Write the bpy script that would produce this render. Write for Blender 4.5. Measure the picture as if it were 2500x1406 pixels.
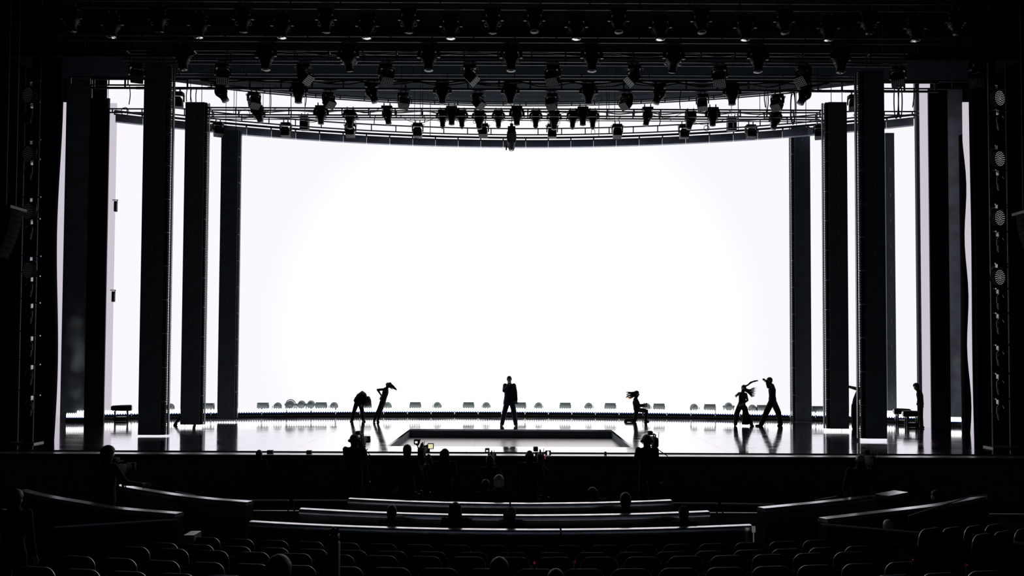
import bpy, bmesh, math, random
import numpy as np
from mathutils import Vector, Matrix, Euler, Quaternion

for o in list(bpy.data.objects):
    bpy.data.objects.remove(o)
SC = bpy.context.scene
COL = SC.collection
random.seed(7)
PI = math.pi

# ------------------------------------------------------------------ camera
W, H, F = 2500.0, 1406.0, 2000.0        # picture and focal length in pixels
PX, PY, YH = 1254.0, 801.0, 860.0       # principal point (cropped frame), horizon row
STAGE = 1.40                            # stage deck above the pit floor (z = 0)
EYE = STAGE + 2.69
cam_data = bpy.data.cameras.new('camera')
cam = bpy.data.objects.new('camera', cam_data)
COL.objects.link(cam)
cam_data.sensor_width = 36.0
cam_data.lens = F / W * 36.0
cam_data.shift_x = (W / 2 - PX) / W
cam_data.shift_y = (PY - H / 2) / W
cam_data.clip_end = 300
CAM_R = (Matrix.Rotation(math.atan((YH - PY) / F) + PI / 2, 3, 'X') @ Matrix.Rotation(math.radians(0.26), 3, 'Z'))
CAM_P = Vector((0, 0, EYE))
cam.matrix_world = Matrix.Translation(CAM_P) @ CAM_R.to_4x4()
SC.camera = cam

# ------------------------------------------------------------------ world, exposure
world = bpy.data.worlds.new('dark_house'); SC.world = world
world.use_nodes = True
bg = world.node_tree.nodes['Background']
bg.inputs[0].default_value = (0.5, 0.68, 0.9, 1); bg.inputs[1].default_value = 0.06  # faint blue ambient added as fill, no lamp in the hall gives it
SC.view_settings.view_transform = 'Standard'
SC.view_settings.look = 'None'
SC.view_settings.gamma = 1.0
SC.view_settings.use_curve_mapping = False
SC.view_settings.exposure = 0.0
SCREEN = 1.0                            # radiance of the LED wall, the only strong light here


def ray(px, py):
    return (CAM_R @ Vector(((px - PX) / F, -(py - PY) / F, -1.0)))


def at(px, py, Y):
    """point that the photo shows at (px, py), standing Y metres from the eye along the hall"""
    d = ray(px, py)
    return CAM_P + d * (Y / d.y)


def on(px, py, Z):
    """the same, lying on the level Z"""
    d = ray(px, py)
    return CAM_P + d * ((Z - EYE) / d.z)


def pxl(p):
    v = CAM_R.transposed() @ (Vector(p) - CAM_P)
    return (PX - F * v.x / v.z, PY + F * v.y / v.z)


# ------------------------------------------------------------------ materials
MATS = {}


def mat(name, c, rough=0.5, metal=0.0, ior=1.5, noise=0.0, scale=8.0, bump=0.0, emit=0.0, ecol=None, trans=None):
    if name in MATS:
        return MATS[name]
    m = bpy.data.materials.new(name); m.use_nodes = True
    nt = m.node_tree; b = nt.nodes['Principled BSDF']
    b.inputs['Base Color'].default_value = (*c, 1)
    b.inputs['Roughness'].default_value = rough
    b.inputs['Metallic'].default_value = metal
    b.inputs['IOR'].default_value = ior
    if emit:
        b.inputs['Emission Color'].default_value = (*(ecol or c), 1)
        b.inputs['Emission Strength'].default_value = emit
    if noise or bump:
        tc = nt.nodes.new('ShaderNodeTexCoord')
        n = nt.nodes.new('ShaderNodeTexNoise'); n.inputs['Scale'].default_value = scale
        n.inputs['Detail'].default_value = 4
        nt.links.new(tc.outputs['Object'], n.inputs['Vector'])
        if noise:
            r = nt.nodes.new('ShaderNodeValToRGB')
            r.color_ramp.elements[0].position = 0.3; r.color_ramp.elements[1].position = 0.7
            r.color_ramp.elements[0].color = (*[x * (1 - noise) for x in c], 1)
            r.color_ramp.elements[1].color = (*[min(1, x * (1 + noise)) for x in c], 1)
            nt.links.new(n.outputs['Fac'], r.inputs['Fac'])
            nt.links.new(r.outputs['Color'], b.inputs['Base Color'])
        if bump:
            bp = nt.nodes.new('ShaderNodeBump'); bp.inputs['Strength'].default_value = bump
            bp.inputs['Distance'].default_value = 0.01
            nt.links.new(n.outputs['Fac'], bp.inputs['Height'])
            nt.links.new(bp.outputs['Normal'], b.inputs['Normal'])
    MATS[name] = m
    return m


M_BLACK = mat('black_paint', (0.012, 0.012, 0.014), 0.6, noise=0.3)
M_VELVET = mat('black_velvet', (0.008, 0.008, 0.009), 0.95, noise=0.4, scale=20, ior=1.2)
M_METAL = mat('dark_truss_metal', (0.15, 0.16, 0.175), 0.30, 0.9, noise=0.25)
M_STEEL = mat('bare_steel', (0.55, 0.56, 0.58), 0.28, 1.0, noise=0.1)
M_FIX = mat('black_fixture_housing', (0.006, 0.0065, 0.008), 0.36, ior=1.3, noise=0.25)
M_LENS = mat('dark_glass_lens', (0.015, 0.017, 0.02), 0.15, 0.0, ior=1.45)
M_LENSB = mat('polished_lens', (0.75, 0.77, 0.8), 0.12, 1.0)
M_CABLE = mat('black_cable_rubber', (0.014, 0.014, 0.015), 0.5)
M_PANEL = mat('dark_led_panel_face', (0.15, 0.19, 0.21), 0.7, noise=0.2, scale=3)
M_HEAD = mat('header_casing', (0.42, 0.47, 0.56), 0.6, noise=0.15)
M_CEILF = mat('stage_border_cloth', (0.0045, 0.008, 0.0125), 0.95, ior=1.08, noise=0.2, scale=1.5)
M_CEIL = mat('stage_soffit', (0.018, 0.024, 0.034), 0.9, ior=1.15, noise=0.2, scale=1.5)
M_FACE = mat('stage_face_cloth', (0.13, 0.12, 0.17), 0.95, ior=1.05, noise=0.25, scale=4)
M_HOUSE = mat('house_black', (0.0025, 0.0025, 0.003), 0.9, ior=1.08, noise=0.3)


def emitter(name, c, s):
    m = bpy.data.materials.new(name); m.use_nodes = True
    nt = m.node_tree; nt.nodes.clear()
    o = nt.nodes.new('ShaderNodeOutputMaterial'); e = nt.nodes.new('ShaderNodeEmission')
    e.inputs[0].default_value = (*c, 1); e.inputs[1].default_value = s
    nt.links.new(e.outputs[0], o.inputs[0])
    return m


M_SCREEN = emitter('led_wall_light', (0.955, 0.945, 1.0), SCREEN)


def screen_picture(m):
    # what the wall plays: a pale lavender field with a brighter white disc low in the middle
    nt = m.node_tree; L = nt.links; e = [n for n in nt.nodes if n.type == 'EMISSION'][0]
    g = nt.nodes.new('ShaderNodeNewGeometry')
    ds = nt.nodes.new('ShaderNodeVectorMath'); ds.operation = 'DISTANCE'; ds.inputs[1].default_value = (0, 34.6, STAGE + 3.5)
    L.new(g.outputs['Position'], ds.inputs[0])
    r = nt.nodes.new('ShaderNodeMapRange'); r.interpolation_type = 'SMOOTHSTEP'
    r.inputs[1].default_value = 5.0; r.inputs[2].default_value = 11.0; r.inputs[3].default_value = 0.0; r.inputs[4].default_value = 1.0
    L.new(ds.outputs['Value'], r.inputs[0])
    mx = nt.nodes.new('ShaderNodeMix'); mx.data_type = 'RGBA'
    mx.inputs[6].default_value = (1.30, 1.32, 1.27, 1); mx.inputs[7].default_value = (0.955, 0.945, 1.0, 1)
    L.new(r.outputs[0], mx.inputs[0]); L.new(mx.outputs[2], e.inputs[0])


screen_picture(M_SCREEN)
M_SIDE = emitter('dimmed_led_light', (0.60, 0.555, 0.63), 1.0)
M_CELL = emitter('led_batten_cell', (0.95, 1.0, 0.98), 3.2)
M_GLINT = emitter('led_dot', (0.9, 0.92, 1.0), 0.5)  # glow stands for the screen reflected in the par lenses
M_GLINTD = emitter('led_dot_dim', (0.9, 0.92, 1.0), 0.03)


def floor_mat():
    """black deck under a worn mirror gloss: streaks, scuffs and a slightly wavy skin"""
    m = bpy.data.materials.new('gloss_black_stage_deck'); m.use_nodes = True
    nt = m.node_tree; b = nt.nodes['Principled BSDF']; L = nt.links
    b.inputs['Metallic'].default_value = 1.0
    g = nt.nodes.new('ShaderNodeNewGeometry')

    def noise(scale, sx, sy, detail=5):
        mp = nt.nodes.new('ShaderNodeMapping'); mp.inputs['Scale'].default_value = (sx, sy, 1)
        mp.inputs['Rotation'].default_value = (0, 0, 0.12)
        n = nt.nodes.new('ShaderNodeTexNoise'); n.inputs['Scale'].default_value = scale; n.inputs['Detail'].default_value = detail
        n.inputs['Roughness'].default_value = 0.65
        L.new(g.outputs['Position'], mp.inputs['Vector']); L.new(mp.outputs[0], n.inputs['Vector'])
        return n.outputs['Fac']

    def rng(src, a, b_, c, d):
        r = nt.nodes.new('ShaderNodeMapRange')
        for i, v in enumerate((a, b_, c, d)):
            r.inputs[i + 1].default_value = v
        L.new(src, r.inputs[0]); return r.outputs[0]
    big = noise(1.4, 0.4, 1.3)
    L.new(rng(big, 0.3, 0.75, 0.05, 0.15), b.inputs['Roughness'])
    scuff = rng(noise(3.0, 0.35, 3.0, 8), 0.60, 0.72, 0.0, 1.0)
    mx = nt.nodes.new('ShaderNodeMix'); mx.data_type = 'RGBA'
    mx.inputs[6].default_value = (0.79, 0.725, 0.785, 1); mx.inputs[7].default_value = (0.52, 0.46, 0.50, 1)
    L.new(scuff, mx.inputs[0]); L.new(mx.outputs[2], b.inputs['Base Color'])
    bp = nt.nodes.new('ShaderNodeBump'); bp.inputs['Strength'].default_value = 0.10; bp.inputs['Distance'].default_value = 0.02
    L.new(noise(1.3, 1.0, 1.6, 4), bp.inputs['Height']); L.new(bp.outputs['Normal'], b.inputs['Normal'])
    return m


M_DECK = floor_mat()
M_LIFT = mat('matt_lift_deck', (0.62, 0.55, 0.6), 0.30, 1.0, bump=0.05, scale=3)


# ------------------------------------------------------------------ mesh building
class MB:
    def __init__(s):
        s.v = []; s.f = []

    def add(s, vs, fs, M=None):
        o = len(s.v)
        if M is not None:
            vs = [tuple(M @ Vector(v)) for v in vs]
        s.v += [tuple(v) for v in vs]
        s.f += [tuple(i + o for i in f) for f in fs]
        return s

    def box(s, c, d, M=None, ch=0.0):
        x, y, z = d[0] / 2, d[1] / 2, d[2] / 2
        T = Matrix.Translation(Vector(c))
        if M is not None:
            T = M @ T
        if not ch:
            vs = [(a * x, b * y, e * z) for a in (-1, 1) for b in (-1, 1) for e in (-1, 1)]
            fs = [(0, 1, 3, 2), (4, 6, 7, 5), (0, 4, 5, 1), (2, 3, 7, 6), (0, 2, 6, 4), (1, 5, 7, 3)]
            return s.add(vs, fs, T)
        bm = bmesh.new(); bmesh.ops.create_cube(bm, size=1)
        bmesh.ops.scale(bm, vec=d, verts=bm.verts)
        bmesh.ops.bevel(bm, geom=list(bm.edges), offset=ch, segments=2, profile=0.5, affect='EDGES')
        bm.verts.index_update()
        s.add([v.co[:] for v in bm.verts], [[v.index for v in f.verts] for f in bm.faces], T)
        bm.free(); return s

    def cyl(s, a, b, r, r2=None, n=10):
        return s.tube([a, b], [r, r if r2 is None else r2], n)

    def tube(s, pts, r, n=8, caps=True):
        pts = [Vector(p) for p in pts]
        if not isinstance(r, (list, tuple)):
            r = [r] * len(pts)
        o = len(s.v)
        t0 = (pts[1] - pts[0]).normalized()
        u = t0.orthogonal().normalized()
        for i, p in enumerate(pts):
            t = (pts[min(i + 1, len(pts) - 1)] - pts[max(i - 1, 0)]).normalized()
            u = (u - t * u.dot(t)).normalized(); w = t.cross(u)
            for k in range(n):
                a = 2 * PI * k / n
                s.v.append(tuple(p + (u * math.cos(a) + w * math.sin(a)) * r[i]))
        for i in range(len(pts) - 1):
            for k in range(n):
                k2 = (k + 1) % n
                s.f.append((o + i * n + k, o + i * n + k2, o + (i + 1) * n + k2, o + (i + 1) * n + k))
        if caps:
            s.f.append(tuple(o + k for k in reversed(range(n))))
            e = o + (len(pts) - 1) * n
            s.f.append(tuple(e + k for k in range(n)))
        return s

    def lathe(s, prof, n=16, M=None, sx=1.0, sy=1.0):
        """prof: (radius, z) pairs turned about z"""
        vs = []; fs = []
        for r, z in prof:
            for k in range(n):
                a = 2 * PI * k / n
                vs.append((r * math.cos(a) * sx, r * math.sin(a) * sy, z))
        for i in range(len(prof) - 1):
            for k in range(n):
                k2 = (k + 1) % n
                fs.append((i * n + k, i * n + k2, (i + 1) * n + k2, (i + 1) * n + k))
        fs.append(tuple(reversed(range(n)))); e = (len(prof) - 1) * n
        fs.append(tuple(e + k for k in range(n)))
        return s.add(vs, fs, M)

    def ball(s, c, r, n=12, M=None):
        r = (r, r, r) if not isinstance(r, (tuple, list)) else r
        m = n // 2
        prof = [(max(1e-4, math.sin(PI * i / m)), -math.cos(PI * i / m)) for i in range(m + 1)]
        T = Matrix.Translation(Vector(c)) @ Matrix.Diagonal((*r, 1))
        return s.lathe(prof, n, T if M is None else M @ T)

    def torus(s, c, R, r, n=16, m=6, M=None):
        vs = []; fs = []
        for i in range(n):
            a = 2 * PI * i / n
            for k in range(m):
                b = 2 * PI * k / m
                vs.append(((R + r * math.cos(b)) * math.cos(a), (R + r * math.cos(b)) * math.sin(a), r * math.sin(b)))
        for i in range(n):
            for k in range(m):
                i2, k2 = (i + 1) % n, (k + 1) % m
                fs.append((i * m + k, i2 * m + k, i2 * m + k2, i * m + k2))
        T = Matrix.Translation(Vector(c))
        return s.add(vs, fs, T if M is None else M @ T)

    def prism(s, poly, axis, a, b, M=None):
        """poly in the two other axes, extruded from a to b along axis (0, 1, 2)"""
        n = len(poly); vs = []
        for h in (a, b):
            for p in poly:
                v = [p[0], p[1]]; v.insert(axis, h); vs.append(v)
        fs = [tuple(range(n)), tuple(reversed(range(n, 2 * n)))]
        fs += [(i, n + i, n + (i + 1) % n, (i + 1) % n) for i in range(n)]
        return s.add(vs, fs, M)

    def mesh(s, name, m, smooth=True, normals=True):
        me = bpy.data.meshes.new(name)
        me.from_pydata(s.v, [], s.f)
        if normals:
            bm = bmesh.new(); bm.from_mesh(me)
            bmesh.ops.recalc_face_normals(bm, faces=bm.faces)
            bm.to_mesh(me); bm.free()
        me.materials.append(m)
        if smooth:
            me.polygons.foreach_set('use_smooth', [True] * len(me.polygons))
            me.set_sharp_from_angle(angle=0.7)
        me.update()
        return me


def link(name, data, parent=None, loc=None, rot=None):
    o = bpy.data.objects.new(name, data); COL.objects.link(o)
    if parent is not None:
        o.parent = parent
    if loc is not None:
        o.location = loc
    if rot is not None:
        o.rotation_euler = rot
    return o


def part(name, mb, m, parent, loc=None, rot=None, smooth=True, label=None):
    o = link(name, mb.mesh(name, m, smooth), parent, loc, rot)
    if label:
        o['label'] = label
    return o


def tag(o, label, cat, group=None):
    o['label'] = label; o['category'] = cat
    if group:
        o['group'] = group
    return o


def thing(name, label, cat, loc=(0, 0, 0), rot=(0, 0, 0), group=None):
    o = link(name, None, None, loc, rot)
    o.empty_display_size = 0.1
    return tag(o, label, cat, group)


def solo(name, mb, m, label, cat, group=None, loc=None, smooth=True):
    return tag(link(name, mb.mesh(name, m, smooth), None, loc), label, cat, group)


def struct(name, mb, m, label=None, parent=None, smooth=False):
    o = link(name, mb.mesh(name, m, smooth), parent)
    if parent is None:
        o['kind'] = 'structure'
    if label:
        o['label'] = label
    return o


def copy_tree(o, parent=None):
    c = o.copy(); COL.objects.link(c); c.parent = parent
    for ch in list(o.children):
        copy_tree(ch, c)
    return c


ORD = ['first', 'second', 'third', 'fourth', 'fifth', 'sixth', 'seventh', 'eighth', 'ninth', 'tenth', 'eleventh', 'twelfth',
       'thirteenth', 'fourteenth', 'fifteenth', 'sixteenth', 'seventeenth', 'eighteenth', 'nineteenth', 'twentieth',
       'twenty-first', 'twenty-second', 'twenty-third', 'twenty-fourth', 'twenty-fifth', 'twenty-sixth', 'twenty-seventh',
       'twenty-eighth', 'twenty-ninth', 'thirtieth', 'thirty-first', 'thirty-second', 'thirty-third', 'thirty-fourth',
       'thirty-fifth', 'thirty-sixth', 'thirty-seventh', 'thirty-eighth', 'thirty-ninth', 'fortieth']
# ================================================================== THE SETTING
ARC_W = (69.0, 35.1 - 69.0)     # LED wall: radius, centre Y
ARC_H = (33.0, 34.0 - 33.0)     # header and soffit edge
ARC_B = (55.0, 34.55 - 55.0)    # row of LED battens on the deck


def arc(A, x, dr=0.0):
    R = A[0] + dr
    return A[1] + math.sqrt(R * R - x * x)


def curved_sheet(A, x0, x1, z0, z1, th, n=60, dr=0.0):
    mb = MB(); vs = []
    for i in range(n + 1):
        x = x0 + (x1 - x0) * i / n
        y = arc(A, x, dr)
        vs += [(x, y, z0), (x, y, z1), (x, y + th, z0), (x, y + th, z1)]
    fs = []
    for i in range(n):
        a, b = 4 * i, 4 * i + 4
        fs += [(a, b, b + 1, a + 1), (a + 2, a + 3, b + 3, b + 2), (a, a + 2, b + 2, b), (a + 1, b + 1, b + 3, a + 3)]
    fs += [(0, 1, 3, 2), (4 * n, 4 * n + 2, 4 * n + 3, 4 * n + 1)]
    return mb.add(vs, fs)


# the LED wall: the light of the whole picture
led = link('led_wall', curved_sheet(ARC_W, -16.6, 16.6, STAGE + 0.05, EYE + 11.6, 0.12).mesh('led_wall', M_SCREEN, True))
tag(led, 'huge blank white curved LED screen glowing behind the whole stage', 'screen')

# pit and auditorium floor, side walls, ceiling, proscenium
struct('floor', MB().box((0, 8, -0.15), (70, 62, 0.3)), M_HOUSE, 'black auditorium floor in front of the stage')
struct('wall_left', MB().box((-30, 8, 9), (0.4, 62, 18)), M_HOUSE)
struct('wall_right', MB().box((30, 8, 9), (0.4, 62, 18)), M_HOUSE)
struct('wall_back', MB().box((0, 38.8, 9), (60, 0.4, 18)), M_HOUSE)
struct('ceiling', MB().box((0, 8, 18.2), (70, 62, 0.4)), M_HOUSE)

# stage deck: sunken lift in the middle, loose deck panels all round
FRONT = on(1250, 1103.5, STAGE).y
HX0, HX1 = on(1001.7, 1046.6, STAGE).x, on(1492.5, 1049.4, STAGE).x
HY0, HY1 = on(1243, 1090.3, STAGE).y, on(1247, 1048, STAGE).y
SINK = 0.29
deck = struct('floor_stage', MB().box((0, (FRONT + 38.4) / 2, (STAGE - 0.06) / 2 - 0.35), (44, 38.4 - FRONT - 0.1, STAGE - 0.76)), M_BLACK,
              'gloss black stage deck reflecting the white screen')
PW, PD = 2.44, 1.22
meshes = {}


def deck_panel(x0, x1, y0, y1, z=STAGE, m=M_DECK, par=None):
    g = 0.004
    w, d = round(x1 - x0, 3), round(y1 - y0, 3)
    if w < 0.02 or d < 0.02:
        return
    key = (w, d, m.name)
    if key not in meshes:
        meshes[key] = MB().box((0, 0, -0.03), (w - g, d - g, 0.06)).mesh('deck_panel', m, False)
    link('deck_panel', meshes[key], par or deck, ((x0 + x1) / 2, (y0 + y1) / 2, z))


def cut(a, b, step, off=0.0):
    out = [a]; k = math.floor((a - off) / step) + 1
    while off + k * step < b - 0.05:
        if off + k * step > a + 0.05:
            out.append(off + k * step)
        k += 1
    return out + [b]


rows = cut(FRONT, HY0, PD, HY0) + cut(HY0, HY1, (HY1 - HY0) / 4, HY0)[1:] + cut(HY1, 38.3, PD, HY1)[1:]
for j in range(len(rows) - 1):
    y0, y1 = rows[j], rows[j + 1]
    hole = y0 >= HY0 - 0.01 and y1 <= HY1 + 0.01
    xs = cut(-21.9, HX0, PW, HX0), cut(HX0, HX1, (HX1 - HX0) / 3, HX0), cut(HX1, 21.9, PW, HX1)
    for q, row in enumerate(xs):
        if q == 1 and hole:
            continue
        for i in range(len(row) - 1):
            deck_panel(row[i], row[i + 1], y0, y1)
# the sunken lift: four inner walls and its own panels
pit = struct('trim_1', MB().box(((HX0 + HX1) / 2, HY1 + 0.03, STAGE - 0.26), (HX1 - HX0 + 0.2, 0.05, 0.4))
             .box((HX0 - 0.03, (HY0 + HY1) / 2, STAGE - 0.26), (0.05, HY1 - HY0, 0.4))
             .box((HX1 + 0.03, (HY0 + HY1) / 2, STAGE - 0.26), (0.05, HY1 - HY0, 0.4))
             .box(((HX0 + HX1) / 2, HY0 - 0.03, STAGE - 0.26), (HX1 - HX0 + 0.2, 0.05, 0.4)), M_PANEL, 'dark rim walls of the sunken stage lift')
liftp = thing('stage_lift', 'sunken rectangular stage lift in front of the standing singer', 'stage lift', (0, 0, 0))
for i in range(3):
    for j in range(4):
        w = (HX1 - HX0) / 3; d = (HY1 - HY0) / 4
        deck_panel(HX0 + w * i, HX0 + w * (i + 1), HY0 + d * j, HY0 + d * (j + 1), STAGE - SINK, m=M_LIFT, par=liftp)

# stage front: face, nosing, cable trough with its bright ledge
face = struct('wall_front', MB().box((0, FRONT + 0.1, STAGE / 2 - 0.12), (43, 0.2, STAGE - 0.24)), M_FACE, 'black front face of the stage')
M_LEDGE = mat('worn_metal_ledge', (0.55, 0.53, 0.57), 0.25, 1.0, noise=0.3, scale=2.5)
struct('trim_2', MB().tube([(-21, FRONT - 0.03, STAGE - 0.018), (21, FRONT - 0.03, STAGE - 0.018)], 0.018, 8).box((0, FRONT - 0.02, STAGE - 0.08), (42, 0.07, 0.09)), M_BLACK, 'black nosing along the stage edge')
struct('trim_3', MB().box((0, FRONT - 0.30, STAGE - 0.045), (41.5, 0.48, 0.03)), M_LEDGE, 'narrow pale ledge along the stage front')
struct('trim_4', MB().box((0, FRONT - 0.56, STAGE - 0.075), (41.5, 0.03, 0.06)), M_BLACK, 'rail in front of the stage ledge')

# soffit above the stage: rear edge follows the screen's curve
SOF = EYE + 10.2


def soffit():
    mb = MB(); n = 50; vs = []
    for i in range(n + 1):
        x = -17.5 + 35.0 * i / n
        y = arc(ARC_H, x, -0.5)
        vs += [(x, 30.4, SOF), (x, y, SOF), (x, 30.4, SOF + 0.15), (x, y, SOF + 0.15)]
    fs = []
    for i in range(n):
        a, b = 4 * i, 4 * i + 4
        fs += [(a, a + 1, b + 1, b), (a + 2, b + 2, b + 3, a + 3), (a + 1, a + 3, b + 3, b + 1), (a, b, b + 2, a + 2)]
    return mb.add(vs, fs)


struct('ceiling_soffit', soffit(), M_CEIL, 'dark blue grey soffit over the stage above the screen')

struct('ceiling_border', MB().box((0, 29.2, SOF + 0.05), (35, 2.4, 0.2)), M_CEILF, 'near black panel in front of the soffit')  # darker panel carries the soffit on towards the front

# header: a curved row of casings hung in front of the screen, light in the joints
hz0, hz1 = EYE + 8.55, EYE + 8.85
header = thing('screen_header', 'curved dark header of joined casings across the top of the white screen', 'header', (0, 0, hz0))
n_h = 33; da = 0.94 / ARC_H[0]
hm = MB().box((0, 0, (hz1 - hz0) / 2), (0.930, 0.22, hz1 - hz0), ch=0.02).mesh('casing', M_HEAD)
for i in range(n_h):
    a = (i - n_h / 2 + 0.5) * da
    link('casing', hm, header, (ARC_H[0] * math.sin(a), ARC_H[1] + ARC_H[0] * math.cos(a), 0), (0, 0, -a))
pts = [(ARC_H[0] * math.sin(a), ARC_H[1] + (ARC_H[0] - 0.05) * math.cos(a), 0.40) for a in [(i / 60 - 0.5) * n_h * da for i in range(61)]]
part('rail', MB().tube(pts, 0.045, 8), M_METAL, header)
for i in range(n_h + 1):
    a = (i - n_h / 2) * da
    p = Vector((ARC_H[0] * math.sin(a), ARC_H[1] + (ARC_H[0] - 0.05) * math.cos(a), 0.33))
    part('bracket', MB().box(p, (0.05, 0.05, 0.16)), M_METAL, header, smooth=False)
for sx in (-1, 1):
    for x in (3.5, 9.0, 14.0):
        y = arc(ARC_H, x, -0.05)
        part('hanging_wire', MB().cyl((sx * x, y, 0.4), (sx * x, y, 18 - hz0), 0.015, n=6), M_CABLE, header)


# ------------------------------------------------------------------ columns of LED panels
def column(label, x0, x1, ytop, ybot, ycontact, side, frame_w, name='led_column', depth=0.12, frame_style=1, m=M_PANEL, frame_drop=0.0):
    """x0..x1: face in pixels at the foot; side: +1 frame to the right, -1 to the left, 0 none"""
    c = on((x0 + x1) / 2, ycontact, STAGE)
    Y = c.y
    a, b = at(x0, ybot, Y), at(x1, ybot, Y)
    z0 = (a.z + b.z) / 2; z1 = at((x0 + x1) / 2, ytop, Y).z
    w = b.x - a.x; cx = (a.x + b.x) / 2
    t = thing(name, label, 'column', (cx, Y, z0), group=None)
    n = max(3, int(round((z1 - z0) / 1.05)))
    h = (z1 - z0) / n
    pm = MB().box((0, 0, h / 2), (w, 0.09, h - 0.0004)).box((0, 0, h / 2), (w - 0.05, 0.096, h - 0.05)).mesh('panel', m, False)
    for i in range(n):
        link('panel', pm, t, (0, 0, h * i))
    part('backing', MB().box((0, 0.08, (z1 - z0) / 2), (w - 0.01, 0.06, z1 - z0)), M_BLACK, t, smooth=False)
    lm = MB().box((0, 0, 0), (0.012, 0.012, 0.16)).mesh('latch', M_STEEL, False)  # thin steel slivers added for the small light leaks on the face
    for i in range(n):
        for sx in ((-0.12, 0.12) if w > 0.7 else (0.0,)):
            link('latch', lm, t, (sx * w, -0.052, h * (i + 0.5)))
    if side:
        fw = frame_w
        Z = z1 - z0 + frame_drop
        e = side * w / 2
        part('post', MB().box((e + side * fw * 0.28, 0.06, Z / 2), (fw * 0.56, 0.12, Z)), M_BLACK, t, smooth=False)
        part('post', MB().box((e + side * fw * 0.9, depth, Z / 2), (fw * 0.2, 0.10, Z)), M_METAL, t, smooth=False)
        pitch = 0.05 if frame_style == 1 else 0.06
        r = MB(); k = int(Z / pitch)
        for i in range(k):
            r.box((e + side * fw * 0.68, depth * 0.6, pitch * (i + 0.5)), (fw * 0.4, 0.03, pitch * (0.5 if frame_style == 1 else 0.35)))
        o = part('rungs', r, M_METAL, t, smooth=False); o['kind'] = 'stuff'
        bm_ = MB().box((0, 0, 0), (fw * 0.6, 0.13, 0.03)).mesh('crossbar', M_STEEL, False)
        for i in range(n):
            link('crossbar', bm_, t, (e + side * fw * 0.3, 0.05, h * (i + 0.98)))
    # hanging wires
    for sx in (-0.3, 0.3):
        part('hanging_wire', MB().cyl((sx * w, 0.05, z1 - z0), (sx * w, 0.05, 18 - z0), 0.012, n=6), M_CABLE, t)
    return t


column('broad dark LED column left of the stage, nearest of the three', 338, 392, 158, 1061.5, 1065, 1, 0.21)
column('middle one of the three dark LED columns left of the white screen', 441, 488, 250, 1036.5, 1043, 1, 0.13, frame_style=2)
column('dark LED column at the left edge of the white screen', 531, 573, 318, 1020, 1027, 1, 0.07, frame_style=2)
column('dark LED column at the right edge of the white screen', 1942, 1981, 310, 1029, 1030, -1, 0.15, frame_style=2)
column('middle one of the three dark LED columns right of the white screen', 2027, 2072, 250, 1046.5, 1053, -1, 0.18, frame_style=2)
column('broad dark LED column right of the stage, nearest of the three', 2114.5, 2164.5, 172, 1070.5, 1077, -1, 0.22)
column('narrow dark column right behind the nearest right LED column', 2166, 2188, 325, 1002, 1026, 0, 0)
column('thin black upright between white gap and grey strip on the right', 2243, 2254.5, 190, 1038, 1040, 0, 0, name='black_upright', m=M_BLACK)

# wing flats left and right
def flat(name, label, x0, x1, ytop, ybot, Y, m, cat='flat', th=0.06):
    a, b = at(x0, ybot, Y), at(x1, ybot, Y)
    z1 = at((x0 + x1) / 2, ytop, Y).z
    z0 = STAGE + 0.002
    return solo(name, MB().box(((a.x + b.x) / 2, Y, (z0 + z1) / 2), (b.x - a.x, th, z1 - z0)), m, label, cat, smooth=False)


M_WING = mat('wing_flat_cloth', (0.2, 0.23, 0.26), 0.9, noise=0.25, scale=2)
yA = on(180, 1024, STAGE).y
flat('wing_flat', 'wide dark flat with smoke in front, far left of the stage', 147, 209, 186, 1031, yA, M_WING)
flat('black_flat', 'narrow black flat beside the grey strip, far left', 205, 253, 240, 1036, 30.4, M_BLACK)
flat('side_screen', 'dim grey vertical LED strip right of the black flat, far left', 246, 271.5, 252, 987, yA + 0.9, M_SIDE, 'screen strip')
flat('side_screen', 'dim grey vertical LED strip next to the left black curtain', 118, 152, 250, 1000, yA + 1.2, M_SIDE, 'screen strip')
yB = on(2300, 1052, STAGE).y
flat('black_flat', 'narrow black flat right of the grey strip, far right', 2274, 2321, 215, 1052, yB, M_BLACK)
flat('wing_flat', 'dark flat with smoke in front, far right of the stage', 2314, 2358, 215, 1040, 31.4, M_WING)
flat('side_screen', 'dim grey vertical LED strip left of the black flat, far right', 2253, 2278, 205, 1020, yB + 1.3, M_SIDE, 'screen strip')
flat('side_screen', 'dim grey vertical LED strip beside the right black curtain', 2359, 2384, 250, 1030, yB + 1.5, M_SIDE, 'screen strip')


def curtain(label, x0, x1, ytop, yfoot, edge, dirn):
    Y = on((x0 + x1) / 2, yfoot, STAGE).y
    a, b = at(x0, yfoot, Y), at(x1, yfoot, Y)
    z0, z1 = STAGE + 0.001, at(x0, ytop, Y).z
    mb = MB(); nx, nz = 40, 24; vs = []
    for k in range(nz + 1):
        v = k / nz; z = z0 + (z1 - z0) * v
        for i in range(nx + 1):
            u = i / nx
            x = a.x + (b.x - a.x) * u
            if (dirn > 0):
                x += u * (edge(v))
            else:
                x += (1 - u) * edge(v)
            y = Y + 0.10 * math.sin(u * 7 * 2 * PI) * (0.8 + 0.2 * math.sin(5 * v)) + 0.02 * math.sin(9 * v + 4 * u)
            vs.append((x, y, z))
    fs = []
    for k in range(nz):
        for i in range(nx):
            p = k * (nx + 1) + i
            fs.append((p, p + 1, p + nx + 2, p + nx + 1))
    mb.add(vs, fs)
    o = solo('stage_curtain', mb, M_VELVET, label, 'curtain')
    md = o.modifiers.new('thick', 'SOLIDIFY'); md.thickness = 0.02
    return o


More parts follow.
